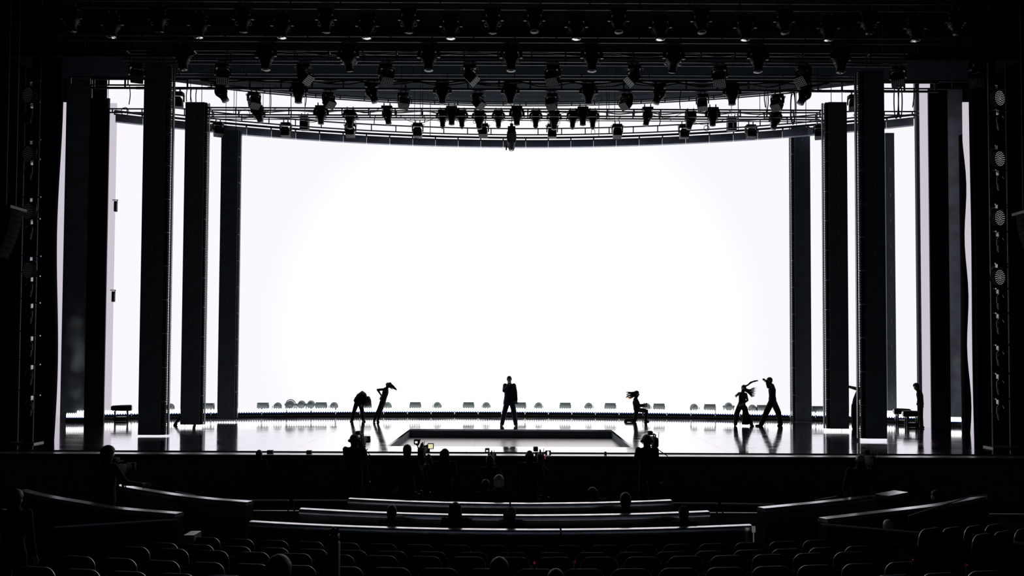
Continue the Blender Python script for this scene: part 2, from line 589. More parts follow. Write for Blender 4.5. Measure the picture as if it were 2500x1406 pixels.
curtain('black pleated curtain hanging at the far left of the stage', 60, 131, 140, 1076,
        lambda v: 0.01 + 0.06 * math.sin(v * 9.0), 1)
curtain('black pleated curtain hanging at the far right of the stage', 2380, 2440, 140, 1078,
        lambda v: -0.05 * v, -1)
# thin ragged inner edge of the right wing cloth
c_ = curtain('narrow black wing cloth with ragged edge, far right', 2352, 2365, 330, 1056,
             lambda v: -0.10 * v + 0.05 * math.sin(v * 17), 1)

# proscenium masonry beyond the curtains and above the rig
pro = FRONT + 0.6
struct('wall_proscenium_left', MB().box((-21.3, pro + 1.4, 9), (9.0, 0.4, 18)), M_HOUSE)
struct('wall_proscenium_right', MB().box((21.6, pro + 1.4, 9), (9.0, 0.4, 18)), M_HOUSE)
# ================================================================== LIGHTS STANDING ON THE DECK
# LED battens end to end along the foot of the screen
bz = STAGE
BW = 0.96
M_FRINGE = mat('dark_blue_housing', (0.02, 0.085, 0.42), 0.4)
body_me = MB().box((0, 0.03, 0.15), (BW, 0.11, 0.08), ch=0.012).box((0, 0.035, 0.115), (BW, 0.05, 0.19)).box((0, 0.02, 0.06), (BW, 0.16, 0.12)).mesh('housing', M_BLACK)
fringe_me = MB().box((0, -0.045, 0.168), (BW, 0.03, 0.055), ch=0.008).mesh('lip', M_FRINGE)  # blue strip paints the fringe of light under the cells
cm = MB()
for k in range(10):
    x = (k - 4.5) * 0.094
    cm.lathe([(0.037, 0), (0.043, 0.012), (0.038, 0.03), (0.014, 0.042)], 10, Matrix.Translation((x, -0.03, 0.265)) @ Matrix.Rotation(PI / 2 - 0.2, 4, 'X'), sy=2.2)
cells_me = cm.mesh('light_cells', M_CELL)
br_me = MB().box((0, 0, 0.02), (0.05, 0.22, 0.04)).box((0, 0.06, 0.11), (0.04, 0.02, 0.2)).mesh('bracket', M_METAL)
n_b = 35
db = 0.985 / ARC_B[0]
for i in range(n_b):
    a = (i - (n_b - 1) / 2) * db
    p = Vector((ARC_B[0] * math.sin(a), ARC_B[1] + ARC_B[0] * math.cos(a), bz))
    t = thing('led_batten', 'glowing white LED batten along the foot of the screen, %s from the left' % ORD[i], 'light', p, (0, 0, -a), 'row of LED battens at the foot of the screen')
    link('housing', body_me, t); link('lip', fringe_me, t); c = link('light_cells', cells_me, t); c['kind'] = 'stuff'
    for sx in (-0.4, 0.4):
        link('bracket', br_me, t, (sx, 0, 0))

# two more battens stand in the wings in front of the smoke
for px, py, rz, where in ((187, 1031, 0.12, 'left'), (2333, 1041, -0.12, 'right')):
    p = on(px, py, STAGE)
    t = thing('led_batten', 'glowing white LED batten lighting the smoke in the far %s wing' % where, 'light', p, (0, 0, rz), 'LED battens in the wings')
    t.scale = (0.76 if where == 'left' else 0.4, 1, 1)
    link('housing', body_me, t); link('lip', fringe_me, t); c = link('light_cells', cells_me, t); c['kind'] = 'stuff'
    for sx in (-0.4, 0.4):
        link('bracket', br_me, t, (sx, 0, 0))

# black kerb in front of the battens
kerb = MB(); n = 60; vs = []
for i in range(n + 1):
    x = -17.0 + 34.0 * i / n
    y = arc(ARC_B, x, -0.24)
    vs += [(x, y, STAGE + 0.001), (x, y, STAGE + 0.075), (x, y + 0.05, STAGE + 0.075), (x, y + 0.05, STAGE + 0.001)]
fs = []
for i in range(n):
    for k in range(4):
        fs.append((4 * i + k, 4 * i + (k + 1) % 4, 4 * i + 4 + (k + 1) % 4, 4 * i + 4 + k))
kerb.add(vs, fs)
struct('trim_5', kerb, M_BLACK, 'low black kerb in front of the LED battens', smooth=True)

# uplights between battens and screen: strobe boxes and round pars in turn
M_GREY = mat('grey_fixture', (0.28, 0.31, 0.32), 0.7, noise=0.15)


def strobe(px, wpx=26):
    p = on(px, 1017, STAGE); p.y = arc(ARC_B, p.x, 0.24)
    p = Vector((at(px, 1000, p.y).x, p.y, STAGE))
    t = thing('strobe_light', '', 'light', p)
    w = wpx / 58.5
    b = part('body', MB().box((0, 0, 0.44), (w, 0.16, 0.26), ch=0.015), M_GREY, t)
    part('lamp_face', MB().box((0, 0.085, 0.42), (w * 0.88, 0.01, 0.18)), M_LENS, b, smooth=False)
    part('stand', MB().box((0, 0, 0.02), (w * 0.8, 0.25, 0.04)).box((-w * 0.53, 0, 0.26), (0.015, 0.06, 0.46)).box((w * 0.53, 0, 0.26), (0.015, 0.06, 0.46)).box((0, 0, 0.03), (w * 1.06, 0.06, 0.015)), M_METAL, t, smooth=False)
    return t


def par(px):
    y = arc(ARC_B, at(px, 1000, 34).x, 0.24)
    p = Vector((at(px, 1000, y).x, y, STAGE))
    t = thing('par_light', '', 'light', p)
    hd = part('head', MB().lathe([(0.06, -0.02), (0.12, 0.04), (0.15, 0.14), (0.15, 0.22), (0.165, 0.23), (0.165, 0.26)], 18, Matrix.Translation((0, -0.12, 0.405)) @ Matrix.Rotation(-PI / 2, 4, 'X')), M_GREY, t)
    part('lens', MB().lathe([(0.14, 0), (0.10, 0.02), (0.02, 0.03)], 16, Matrix.Translation((0, 0.13, 0.405)) @ Matrix.Rotation(-PI / 2, 4, 'X')), M_LENS, hd)
    part('yoke', MB().tube([(-0.185, 0, 0.44), (-0.185, 0, 0.1), (-0.1, 0, 0.02), (0.1, 0, 0.02), (0.185, 0, 0.1), (0.185, 0, 0.44)], 0.012, 6), M_METAL, t)
    part('foot', MB().box((0, 0, 0.012), (0.24, 0.24, 0.024)), M_METAL, t, smooth=False)
    return t


sx_ = [509, 642, 784, 893, 1014, 1144, 1271, 1380, 1490, 1609, 1733, 1862, 1995]
for i, x in enumerate(sx_):
    t = strobe(x); tag(t, 'low grey box uplight behind the battens, %s of its kind from the left' % ORD[i], 'light', 'grey box uplights along the screen')
px_ = [413, 676, 814, 945, 1067, 1187, 1315, 1438, 1580, 1696, 1839]
for i, x in enumerate(px_):
    t = par(x); tag(t, 'low round par uplight behind the battens, %s of its kind from the left' % ORD[i], 'light', 'round par uplights along the screen')


def small_mover(px, label, ring=False):
    y = arc(ARC_B, at(px, 1000, 34).x, 0.28)
    p = Vector((at(px, 1000, y).x, y, STAGE))
    t = thing('floor_moving_light', label, 'light', p)
    part('base', MB().box((0, 0, 0.1), (0.36, 0.28, 0.2), ch=0.03), M_GREY, t)
    part('yoke', MB().tube([(-0.19, 0, 0.5), (-0.2, 0, 0.26), (-0.1, 0, 0.21), (0.1, 0, 0.21), (0.2, 0, 0.26), (0.19, 0, 0.5)], 0.022, 8), M_GREY, t)
    h = part('head', MB().lathe([(0.08, -0.15), (0.15, -0.1), (0.16, 0.06), (0.12, 0.12)], 16, Matrix.Translation((0, 0, 0.48)) @ Matrix.Rotation(-PI / 2 + 0.3, 4, 'X')), M_GREY, t)
    part('lens', MB().lathe([(0.115, 0), (0.08, 0.02)], 14, Matrix.Translation((0, 0, 0.48)) @ Matrix.Rotation(-PI / 2 + 0.3, 4, 'X') @ Matrix.Translation((0, 0, 0.12))), M_LENS, h)
    if ring:
        part('ring', MB().torus((0, 0, 0), 0.2, 0.018, 24, 6, Matrix.Translation((0.02, -0.05, 0.49)) @ Matrix.Rotation(PI / 2, 4, 'X')), M_GREY, t)
        part('ring', MB().torus((0, 0, 0), 0.14, 0.015, 24, 6, Matrix.Translation((0.02, -0.17, 0.49)) @ Matrix.Rotation(PI / 2, 4, 'X')), M_GREY, t)
    for sx in (-0.21, 0.21):
        part('handle', MB().box((sx, 0, 0.48), (0.05, 0.08, 0.08)), M_GREY, t, smooth=False)


small_mover(709, 'round floor light with rings beside the second par from the left', True)
small_mover(736, 'round floor light with handles right of the ringed one')
small_mover(759, 'squat floor light with handles left of the second box uplight')
small_mover(1779, 'squat floor light with handles left of the dancer with flying hair')


# long tube cameras / follow machines parked in the wings
def machine(px, py, length, label, rz):
    p = on(px, py, STAGE)
    t = thing('fog_machine', label, 'machine', p, (0, 0, rz))
    h = part('barrel', MB().lathe([(0.07, -length / 2), (0.10, -length / 2 + 0.06), (0.115, 0), (0.12, length / 2 - 0.05), (0.10, length / 2)], 14, Matrix.Translation((0, 0, 0.50)) @ Matrix.Rotation(PI / 2, 4, 'Y')), M_FIX, t)
    part('end_cap', MB().lathe([(0.085, 0), (0.05, 0.03)], 14, Matrix.Translation((length / 2, 0, 0.50)) @ Matrix.Rotation(PI / 2, 4, 'Y')), M_STEEL, h)
    for sx in (-0.3, 0.3):
        part('leg', MB().box((sx * length, -0.1, 0.19), (0.05, 0.05, 0.38)).box((sx * length, 0.1, 0.19), (0.05, 0.05, 0.38)).box((sx * length, 0, 0.36), (0.06, 0.3, 0.05)), M_FIX, t, smooth=False)
    part('base_box', MB().box((0, 0, 0.09), (length * 0.5, 0.3, 0.16), ch=0.02), M_FIX, t)


machine(296, 1028, 0.72, 'long dark machine on legs by the grey strip, left wing', 0.35)
machine(2203, 1036, 0.62, 'dark barrel machine on legs left of the person in the right wing', 3.0)
machine(2226, 1043, 0.62, 'second dark barrel machine on legs, beside the person in the right wing', 3.0)

# small clamp lights on the inner edge of the left grey strip
for px, py, lab in ((282.5, 504, 'small box light clamped high on the left grey strip'), (277, 724, 'small box light clamped low on the left grey strip')):
    q = at(px, py, yA + 0.83)
    t = thing('clamp_light', lab, 'light', q)
    part('box', MB().box((0, 0, 0), (0.10, 0.14, 0.42), ch=0.015), M_FIX, t)
    part('bracket', MB().box((-0.02, 0, 0.26), (0.22, 0.04, 0.03)).box((0.06, 0, 0.2), (0.02, 0.04, 0.14)), M_METAL, t, smooth=False)


# smoke drifting up the wing flats
def smoke(name, label, px, py0, py1, wpx, Y, dens):
    a, b = at(px, py1, Y), at(px, py0, Y)
    w = (at(px + wpx / 2, py1, Y).x - at(px - wpx / 2, py1, Y).x)
    o = solo(name, MB().ball((0, 0, 0), (0.5, 0.5, 0.5), 20), M_BLACK, label, 'smoke')
    o.location = (a + b) / 2; o.scale = (w, 0.7, (b.z - a.z)); o['kind'] = 'stuff'
    m = bpy.data.materials.new(name + '_volume'); m.use_nodes = True
    nt = m.node_tree; nt.nodes.clear(); L = nt.links
    out = nt.nodes.new('ShaderNodeOutputMaterial'); pv = nt.nodes.new('ShaderNodeVolumePrincipled')
    pv.inputs['Color'].default_value = (0.8, 0.9, 0.9, 1); pv.inputs['Anisotropy'].default_value = 0.2
    tc = nt.nodes.new('ShaderNodeTexCoord'); g = nt.nodes.new('ShaderNodeNewGeometry')
    n = nt.nodes.new('ShaderNodeTexNoise'); n.inputs['Scale'].default_value = 1.3; n.inputs['Detail'].default_value = 5
    n.inputs['Distortion'].default_value = 0.6
    L.new(g.outputs['Position'], n.inputs['Vector'])
    mr = nt.nodes.new('ShaderNodeMapRange'); mr.inputs[1].default_value = 0.42; mr.inputs[2].default_value = 0.72
    L.new(n.outputs['Fac'], mr.inputs[0])
    gr = nt.nodes.new('ShaderNodeTexGradient'); gr.gradient_type = 'SPHERICAL'
    mp = nt.nodes.new('ShaderNodeMapping'); mp.inputs['Scale'].default_value = (2, 2, 2)
    L.new(tc.outputs['Object'], mp.inputs['Vector']); L.new(mp.outputs[0], gr.inputs[0])
    mu = nt.nodes.new('ShaderNodeMath'); mu.operation = 'MULTIPLY'
    L.new(mr.outputs[0], mu.inputs[0]); L.new(gr.outputs['Fac'], mu.inputs[1])
    m2 = nt.nodes.new('ShaderNodeMath'); m2.operation = 'MULTIPLY'; m2.inputs[1].default_value = dens
    L.new(mu.outputs[0], m2.inputs[0]); L.new(m2.outputs[0], pv.inputs['Density'])
    L.new(pv.outputs[0], out.inputs['Volume'])
    o.data.materials.clear(); o.data.materials.append(m)


smoke('smoke_plume', 'pale smoke rising in front of the far left wing flat', 182, 740, 1012, 56, yA - 0.5, 2.6)
smoke('smoke_plume', 'pale smoke rising in front of the far right wing flat', 2342, 815, 1015, 44, 30.95, 2.4)
# ================================================================== THE LIGHTING RIG
def zat(py, Y):
    return at(1254, py, Y).z


def box_truss(label, yu, yl, Y, gap, x0, x1, period, A=None, dr=0.0, r=0.028, wires=(-0.8, -0.3, 0.3, 0.8)):
    """chords and rungs; straight at depth Y, or bent along the arc A"""
    zu, zl = zat(yu, Y), zat(yl, Y)
    t = thing('lighting_truss', label, 'truss', ((x0 + x1) / 2, Y, zl))
    cx = (x0 + x1) / 2

    def P(x, back, z):
        y = (arc(A, x, dr) if A else Y) + back
        return Vector((x - cx, y - Y, z - zl))
    ns = 40 if A else 2
    xs = [x0 + (x1 - x0) * i / (ns - 1) for i in range(ns)]
    for back in ((0, gap) if gap else (0,)):
        for z in (zu, zl):
            part('chord', MB().tube([P(x, back, z) for x in xs], r, 8), M_METAL, t)
    k = int((x1 - x0) / period)
    for i in range(k + 1):
        x = x0 + 0.1 + (x1 - x0 - 0.2) * i / k
        for back in ((0, gap) if gap else (0,)):
            part('rung', MB().cyl(P(x, back, zl), P(x, back, zu), r * 0.8, n=6), M_METAL, t)
        if gap and i % 2 == 0:
            part('rung', MB().cyl(P(x, 0, zu), P(x, gap, zu), r * 0.7, n=6), M_METAL, t)
    for w in wires:
        x = cx + (x1 - x0) / 2 * w
        part('hanging_wire', MB().cyl(P(x, gap / 2, zu), P(x, gap / 2, 18.0), 0.011, n=6), M_CABLE, t)
    return t, zl


Y1, Y2, Y3, Y4, Y5, Y6 = 23.3, 25.2, 27.2, 32.6, 29.0, 31.9
box_truss('straight black lighting truss highest and nearest above the stage front', 90, 103, Y1, 0.0, -13.2, 13.2, 1.2)
box_truss('straight lighting truss in the second row from the front, carrying gridded lights', 126, 150, Y2, 0.3, -12.2, 12.2, 1.06)
box_truss('straight lighting truss in the third row from the front with heavy cables', 197, 219, Y3, 0.0, -14.2, 14.2, 1.035, r=0.04)
box_truss('plain pipe with short droppers just above the third lighting truss', 182, 190, Y3 + 0.35, 0.0, -11.5, 11.5, 2.1, r=0.022)
box_truss('straight four chord lighting truss in the fifth row, low over the stage', 266, 283, Y5, 0.3, -11.0, 11.0, 0.93, r=0.03)
box_truss('curved lighting truss tucked under the edge of the dark soffit', 250, 258.5, Y4, 0.0, -11.5, 11.5, 0.9, ARC_H, -0.9 - 0.5)
box_truss('curved lighting truss right above the screen header', 314, 329, Y6, 0.0, -13.0, 13.0, 0.9, ARC_H, -2.1)
box_truss('short truss between the left wing flat and the nearest left column', 193, 212, 27.6, 0.0, -15.2, -12.4, 0.6, wires=(-0.6, 0.6))
box_truss('short truss between the nearest right column and the right wing flats', 193, 212, 27.6, 0.0, 12.3, 15.6, 0.6, wires=(-0.6, 0.6))
box_truss('low short truss left of the nearest left column', 270, 279, 30.2, 0.0, -15.6, -13.2, 0.5, wires=(-0.6, 0.6))
box_truss('low short truss right of the nearest right column', 268, 277, 30.2, 0.0, 12.6, 15.4, 0.5, wires=(-0.6, 0.6))

# ------------------------------------------------------------------ prototypes
def proto_clamps(t, w):
    for sx in (-1, 1):
        part('clamp', MB().box((sx * w, 0, -0.04), (0.035, 0.07, 0.10)).torus((0, 0, 0), 0.038, 0.012, 12, 6, Matrix.Translation((sx * w, 0, 0.0)) @ Matrix.Rotation(PI / 2, 4, 'Y')), M_METAL, t)


def proto_spot(name='moving_head_spot', big=1.0, lens=None, ball=False):
    t = thing(name, '', 'light')
    proto_clamps(t, 0.11)
    part('base', MB().box((0, 0, -0.14), (0.40 * big, 0.24, 0.11), ch=0.025), M_FIX, t)
    part('yoke', MB().tube([(0.19 * big, 0, -0.20), (0.235 * big, 0, -0.27), (0.24 * big, 0, -0.40)], [0.05, 0.05, 0.045], 10)
         .tube([(-0.19 * big, 0, -0.20), (-0.235 * big, 0, -0.27), (-0.24 * big, 0, -0.40)], [0.05, 0.05, 0.045], 10)
         .box((0, 0, -0.215), (0.40 * big, 0.14, 0.06), ch=0.02), M_FIX, t)
    prof = [(0.03, 0.175), (0.12, 0.16), (0.17, 0.10), (0.19, 0.02), (0.185, -0.05), (0.145, -0.13), (0.112, -0.21), (0.10, -0.33), (0.11, -0.34), (0.11, -0.37)]
    h = part('head', MB().lathe([(r * big, z) for r, z in prof], 18), M_FIX, t, (0, 0, -0.38))
    part('lens', MB().lathe([(0.10 * big, -0.365), (0.08 * big, -0.385), (0.03, -0.40)], 16), lens or M_LENS, h)
    for sx in (-1, 1):
        part('handle', MB().torus((0, 0, 0), 0.05, 0.010, 12, 6, Matrix.Translation((sx * 0.165 * big, 0, -0.13)) @ Matrix.Rotation(PI / 2, 4, 'X')), M_STEEL, h)
    if ball:
        part('front_dome', MB().ball((0, 0, -0.40), 0.085, 14), M_GREY, h)
    return t


def proto_grid(name='gridded_wash_light'):
    t = thing(name, '', 'light')
    proto_clamps(t, 0.09)
    part('base', MB().box((0, 0, -0.14), (0.40, 0.22, 0.10), ch=0.025), M_FIX, t)
    for sx in (-1, 1):
        part('safety_ring', MB().torus((0, 0, 0), 0.035, 0.012, 14, 6, Matrix.Translation((sx * 0.235, -0.06, -0.19)) @ Matrix.Rotation(PI / 2, 4, 'X')), M_STEEL, t)
    part('yoke', MB().box((0, 0, -0.205), (0.30, 0.14, 0.04), ch=0.012)
         .prism([(-0.10, -0.19), (0.10, -0.19), (0.06, -0.44), (-0.06, -0.44)], 0, 0.195, 0.235)
         .prism([(-0.10, -0.19), (0.10, -0.19), (0.06, -0.44), (-0.06, -0.44)], 0, -0.235, -0.195)
         .prism([(0.235, -0.19), (0.12, -0.19), (0.195, -0.25), (0.235, -0.25)], 1, -0.09, 0.09)
         .prism([(-0.235, -0.19), (-0.12, -0.19), (-0.195, -0.25), (-0.235, -0.25)], 1, -0.09, 0.09), M_FIX, t)
    h = part('head', MB().prism([(-0.17, 0.05), (-0.12, 0.12), (0.12, 0.12), (0.17, 0.05), (0.18, -0.20), (-0.18, -0.20)], 1, -0.15, 0.15), M_FIX, t, (0, 0, -0.41), smooth=False)
    g = MB()
    for i in range(7):
        g.box(((i - 3) * 0.056, 0, -0.225), (0.009, 0.30, 0.05))
    for i in range(6):
        g.box((0, (i - 2.5) * 0.058, -0.225), (0.345, 0.009, 0.05))
    gg = part('grid', g, mat('grid_metal', (0.22, 0.225, 0.24), 0.4, 0.8), h, smooth=False); gg['kind'] = 'stuff'
    part('lens_plate', MB().box((0, 0, -0.205), (0.34, 0.29, 0.012)), M_LENS, h, smooth=False)
    part('handle', MB().tube([(-0.10, -0.155, 0.0), (-0.10, -0.19, 0.0), (0.10, -0.19, 0.0), (0.10, -0.155, 0.0)], 0.010, 6), M_STEEL, h)
    return t


P_SPOT = proto_spot()
P_BIG = proto_spot('moving_head_spot', 1.15)
P_BALL = proto_spot('moving_head_beam', 1.0, ball=True)
P_WASH = proto_spot('moving_head_wash', 1.25, M_LENSB)
P_GRID = proto_grid()
USED = set()


def hang(proto, p, label, group, pan=0.0, tilt=0.0, sc=1.0):
    if proto.name in USED:
        t = copy_tree(proto)
    else:
        USED.add(proto.name); t = proto
    t.location = p; t.rotation_euler = (0, 0, 0); t.scale = (sc, sc, sc)
    for ch in t.children:
        if ch.name.split('.')[0] == 'head':
            ch.rotation_euler = (tilt, 0, pan)
        elif ch.name.split('.')[0] == 'yoke':
            ch.rotation_euler = (0, 0, pan)
    tag(t, label, 'light', group)
    return t


def hang_px(proto, px, ypipe, Y, label, group, pan=0.0, tilt=0.0, sc=1.0):
    p = at(px, ypipe, Y); p.z = zat(ypipe, Y) - 0.045
    return hang(proto, p, label, group, pan, tilt, sc)


# row 1: along the highest truss, wide heads and polished lenses in turn
xs1 = sorted([1254 + s * d for d in (51, 153, 256, 358, 458, 565, 660, 768, 866, 980, 1079) for s in (-1, 1)])
for i, x in enumerate(xs1):
    d = abs(x - 1254); k = [51, 153, 256, 358, 458, 565, 660, 768, 866, 980, 1079].index(d)
    oval = k % 2 == 1
    hang_px(P_WASH if oval else P_BIG, x, 29 if oval else 14, Y1 - 0.25, 'black moving light in the topmost front row, %s from the left%s' % (ORD[i], ', bright lens' if oval else ', glinting rim'),
            'moving lights in the topmost front row', 0.0, 0.0 if oval else 0.18 * (1 if x < 1254 else -1) , 0.98)
box_truss('black pipe hidden at the very top, carrying the front row of lights', 6, 23, Y1 - 0.25, 0.0, -13.6, 13.6, 1.4)

# row 2: big heads hanging between the first and second truss
for i, x in enumerate([448, 650, 850, 1047, 1248, 1445, 1645, 1850, 2052]):
    hang_px(P_BIG, x, 103, Y1 + 0.0, 'large black moving head in the second row of lights, %s from the left' % ORD[i], 'large moving heads in the second row',
            0.25 * (i - 4) / 4, 0.5 if i in (2, 6) else 0.0, 1.05)

# row 3: gridded wash lights under the second truss
pan3 = [0.4, 0.35, 1.25, 0.45, 1.35, -0.4, -1.35, -0.4, -1.0, -0.5, -0.6]
tl3 = [0.7, 0.45, 0.75, 0.5, 0.75, 0.5, 0.75, 0.45, 0.8, 0.5, 0.7]
for i, x in enumerate([335, 544, 742, 943, 1147, 1350, 1548, 1757, 1962, 2192, 2385]):
    hang_px(P_GRID, x, 150, Y2, 'black wash light with a metal grid in the third row, %s from the left' % ORD[i], 'gridded wash lights of the third row',
            pan3[i], -tl3[i] if abs(pan3[i]) < 0.7 else -tl3[i], 1.02)

# row 4: big moving heads under the third truss
for i, (x, pan, tilt) in enumerate([(540, 1.4, -0.5), (729, 0.1, 0), (907, 1.4, -0.4), (1080, 0, 0.05), (1246, 0, 0), (1437, 0, 0.05), (1610, -1.4, -0.4), (1787, 0, 0), (1965, -1.4, -0.5)]):
    hang_px(P_BIG, x, 197, Y3, 'large moving head under the cable laden truss, %s of nine from the left' % ORD[i], 'large moving heads of the fourth row', pan, tilt, 0.98)

# row 5: gridded lights just behind the third truss
for i, (x, pan, tilt) in enumerate([(434, 0.2, 0), (620, 0.7, -0.5), (802, 0.9, -0.7), (985, 0.4, -0.5), (1167, 1.0, -0.7), (1348, -0.4, -0.5), (1530, -0.9, -0.7), (1715, -0.3, -0.3), (1898, -0.8, -0.6), (2085, -0.3, -0.4)]):
    hang_px(P_GRID, x, 219, Y3 + 0.25, 'gridded wash light in the fifth row, %s of ten from the left' % ORD[i], 'gridded wash lights of the fifth row', pan, tilt, 0.93)
box_truss('thin pipe carrying the fifth row of gridded lights', 217, 221, Y3 + 0.25, 0.0, -12.8, 12.8, 3.0, r=0.02)

# row 6: spots and domed beams under the low four chord truss
row6 = [(629, 0.9, -0.55, 's'), (784, 0.1, 0, 's'), (855, 0.3, 0.1, 's'), (945, 1.35, -0.2, 's'), (1081, 0.1, 0.25, 'b'), (1103, 0, 0, 's'), (1127, -0.15, 0.25, 'b'),
        (1170, 0.1, 0, 's'), (1217, 0, 0.2, 'b'), (1262, 0, 0, 's'), (1308, 0, 0.2, 'b'), (1353, 0, 0.1, 's'), (1399, 0.2, 0.25, 'b'), (1423, 0, 0, 's'), (1447, -0.1, 0.25, 'b'),
        (1581, -1.35, -0.2, 's'), (1686, -1.0, -0.3, 's'), (1740, 0, 0, 's'), (1893, -0.9, -0.4, 's')]
for i, (x, pan, tilt, k) in enumerate(row6):
    up = 258 if x in (629, 784, 945, 1103, 1262, 1423, 1581, 1740) else 268
    hang_px(P_SPOT if k == 's' else P_BALL, x, up - 6, Y5 + (0.0 if up == 258 else 0.3),
            'dark %s under the low four chord truss, %s of nineteen from the left' % ('moving head' if k == 's' else 'moving head with a round pale dome', ORD[i]), 'moving heads of the sixth row', pan, tilt, 0.98 if k == 's' else 0.86)

# row 7: lights on the curved truss in front of the header
for i, (x, pan, tilt) in enumerate([(533, 0.5, -0.3), (698, 0, 0), (856, 0, -0.2), (1020, 0, 0), (1180, -0.1, -0.35), (1348, 0, 0), (1507, 0, -0.3), (1670, 0, 0), (1833, 0, -0.2), (2000, -0.3, -0.3)]):
    hang_px(P_GRID, x, 294, 31.0, 'gridded wash light in the lowest rig row, %s of ten from the left' % ORD[i], 'gridded wash lights of the lowest row', pan, tilt, 0.92)
box_truss('thin straight pipe carrying the lowest row of lights', 290, 294, 31.0, 0.0, -12.0, 12.0, 2.0, r=0.018)

# other hung pieces
for x, yt, yb, w, lab in ((744, 285, 318, 21, 'square black speaker box hung left of the lowest gridded lights'), (1786, 288, 320, 22, 'square black speaker box hung right above the header')):
    p = at(x, yt, 31.6)
    t = thing('hung_speaker', lab, 'speaker', p)
    h = p.z - at(x, yb, 31.6).z
    part('cabinet', MB().box((0, 0, -h / 2), (w / 64.7, 0.3, h), ch=0.02), M_FIX, t)
    part('bracket', MB().box((-0.12, 0, 0.06), (0.03, 0.05, 0.14)).box((0.12, 0, 0.06), (0.03, 0.05, 0.14)), M_METAL, t, smooth=False)
    part('hanging_wire', MB().cyl((0, 0, 0.1), (0, 0, 18 - p.z), 0.011, n=6), M_CABLE, t)

# pan head with a lens in the centre of the header
p = at(1249, 314, 31.2)
t = thing('ceiling_camera', 'pale grey remote camera head hanging over the middle of the screen', 'camera', p)
part('mount', MB().box((0, 0, -0.05), (0.30, 0.2, 0.26), ch=0.03).box((0, 0, 0.12), (0.12, 0.12, 0.14)), M_FIX, t)
part('yoke', MB().prism([(-0.17, -0.12), (0.17, -0.12), (0.19, -0.35), (0.15, -0.55), (0.08, -0.62), (-0.08, -0.62), (-0.15, -0.55), (-0.19, -0.35)], 1, -0.06, 0.06), M_GREY, t)
hd = part('head', MB().lathe([(0.09, 0.1), (0.13, 0.0), (0.12, -0.16), (0.08, -0.24)], 16), M_GREY, t, (0, -0.02, -0.62))
part('lens', MB().ball((0, -0.07, -0.20), 0.05, 12), M_LENSB, hd)
part('knob', MB().box((-0.2, 0, -0.12), (0.05, 0.06, 0.2), ch=0.01).box((-0.15, 0, -0.1), (0.08, 0.03, 0.03)), M_FIX, hd)
part('hanging_wire', MB().cyl((0, 0, 0.15), (0, 0, 18 - p.z), 0.012, n=6), M_CABLE, t)

# ------------------------------------------------------------------ cables
def cable(label, pts, r=0.02, Y=None):
    mb = MB(); c = Vector(pts[0])
    # smooth through the points
    P = [Vector(q) for q in pts]; out = []
    for i in range(len(P) - 1):
        a, b = P[max(i - 1, 0)], P[min(i + 2, len(P) - 1)]
        for k in range(6):
            u = k / 6
            out.append(0.5 * ((2 * P[i]) + (P[i + 1] - a) * u + (2 * a - 5 * P[i] + 4 * P[i + 1] - b) * u * u + (3 * P[i] - a - 3 * P[i + 1] + b) * u ** 3) if True else None)
    out.append(P[-1])
    mb.tube([q - c for q in out], r, 6)
    return solo('rig_cable', mb, M_CABLE, label, 'cable', 'cables of the lighting rig', loc=c)


rnd = random.Random(3)
k = 0
for (yy, Y, x0, x1, r, amp, nseg) in ((198, Y3 - 0.08, -10.5, 10.5, 0.035, 0.08, 12), (201, Y3 - 0.12, -8.5, 9.0, 0.025, 0.10, 10), (272, Y5 + 0.36, -9.6, 9.6, 0.022, 0.06, 12), (128, Y2 - 0.06, -9, 9, 0.02, 0.09, 9)):
    xs = [x0 + (x1 - x0) * i / (nseg * 3) for i in range(nseg * 3 + 1)]
    z = zat(yy, Y)
    pts = [(x, Y, z - amp * (0.2 + abs(math.sin(PI * i / 3)) * rnd.random() * 1.5)) for i, x in enumerate(xs)]
    cable(['thick black cable draped along the cable laden third truss', 'thinner cable looping below the thick one on the third truss', 'cable strung along the low four chord truss', 'faint cable sagging along the second truss'][k], pts, r); k += 1


def loop(px, py, wpx, hpx, Y, label, r=0.016, turns=1):
    if Y is None:
        Y = arc(ARC_H, at(px, py, 31).x, -2.1)
    pts = []
    for i in range(9 * turns + 1):
        a = 2 * PI * i / 9
        s = 1 - 0.12 * (i // 9)
        pts.append(at(px + wpx / 2 * math.sin(a) * s, py - hpx / 2 * math.cos(a) * s, Y + 0.002 * i))
    return cable(label, pts, r)


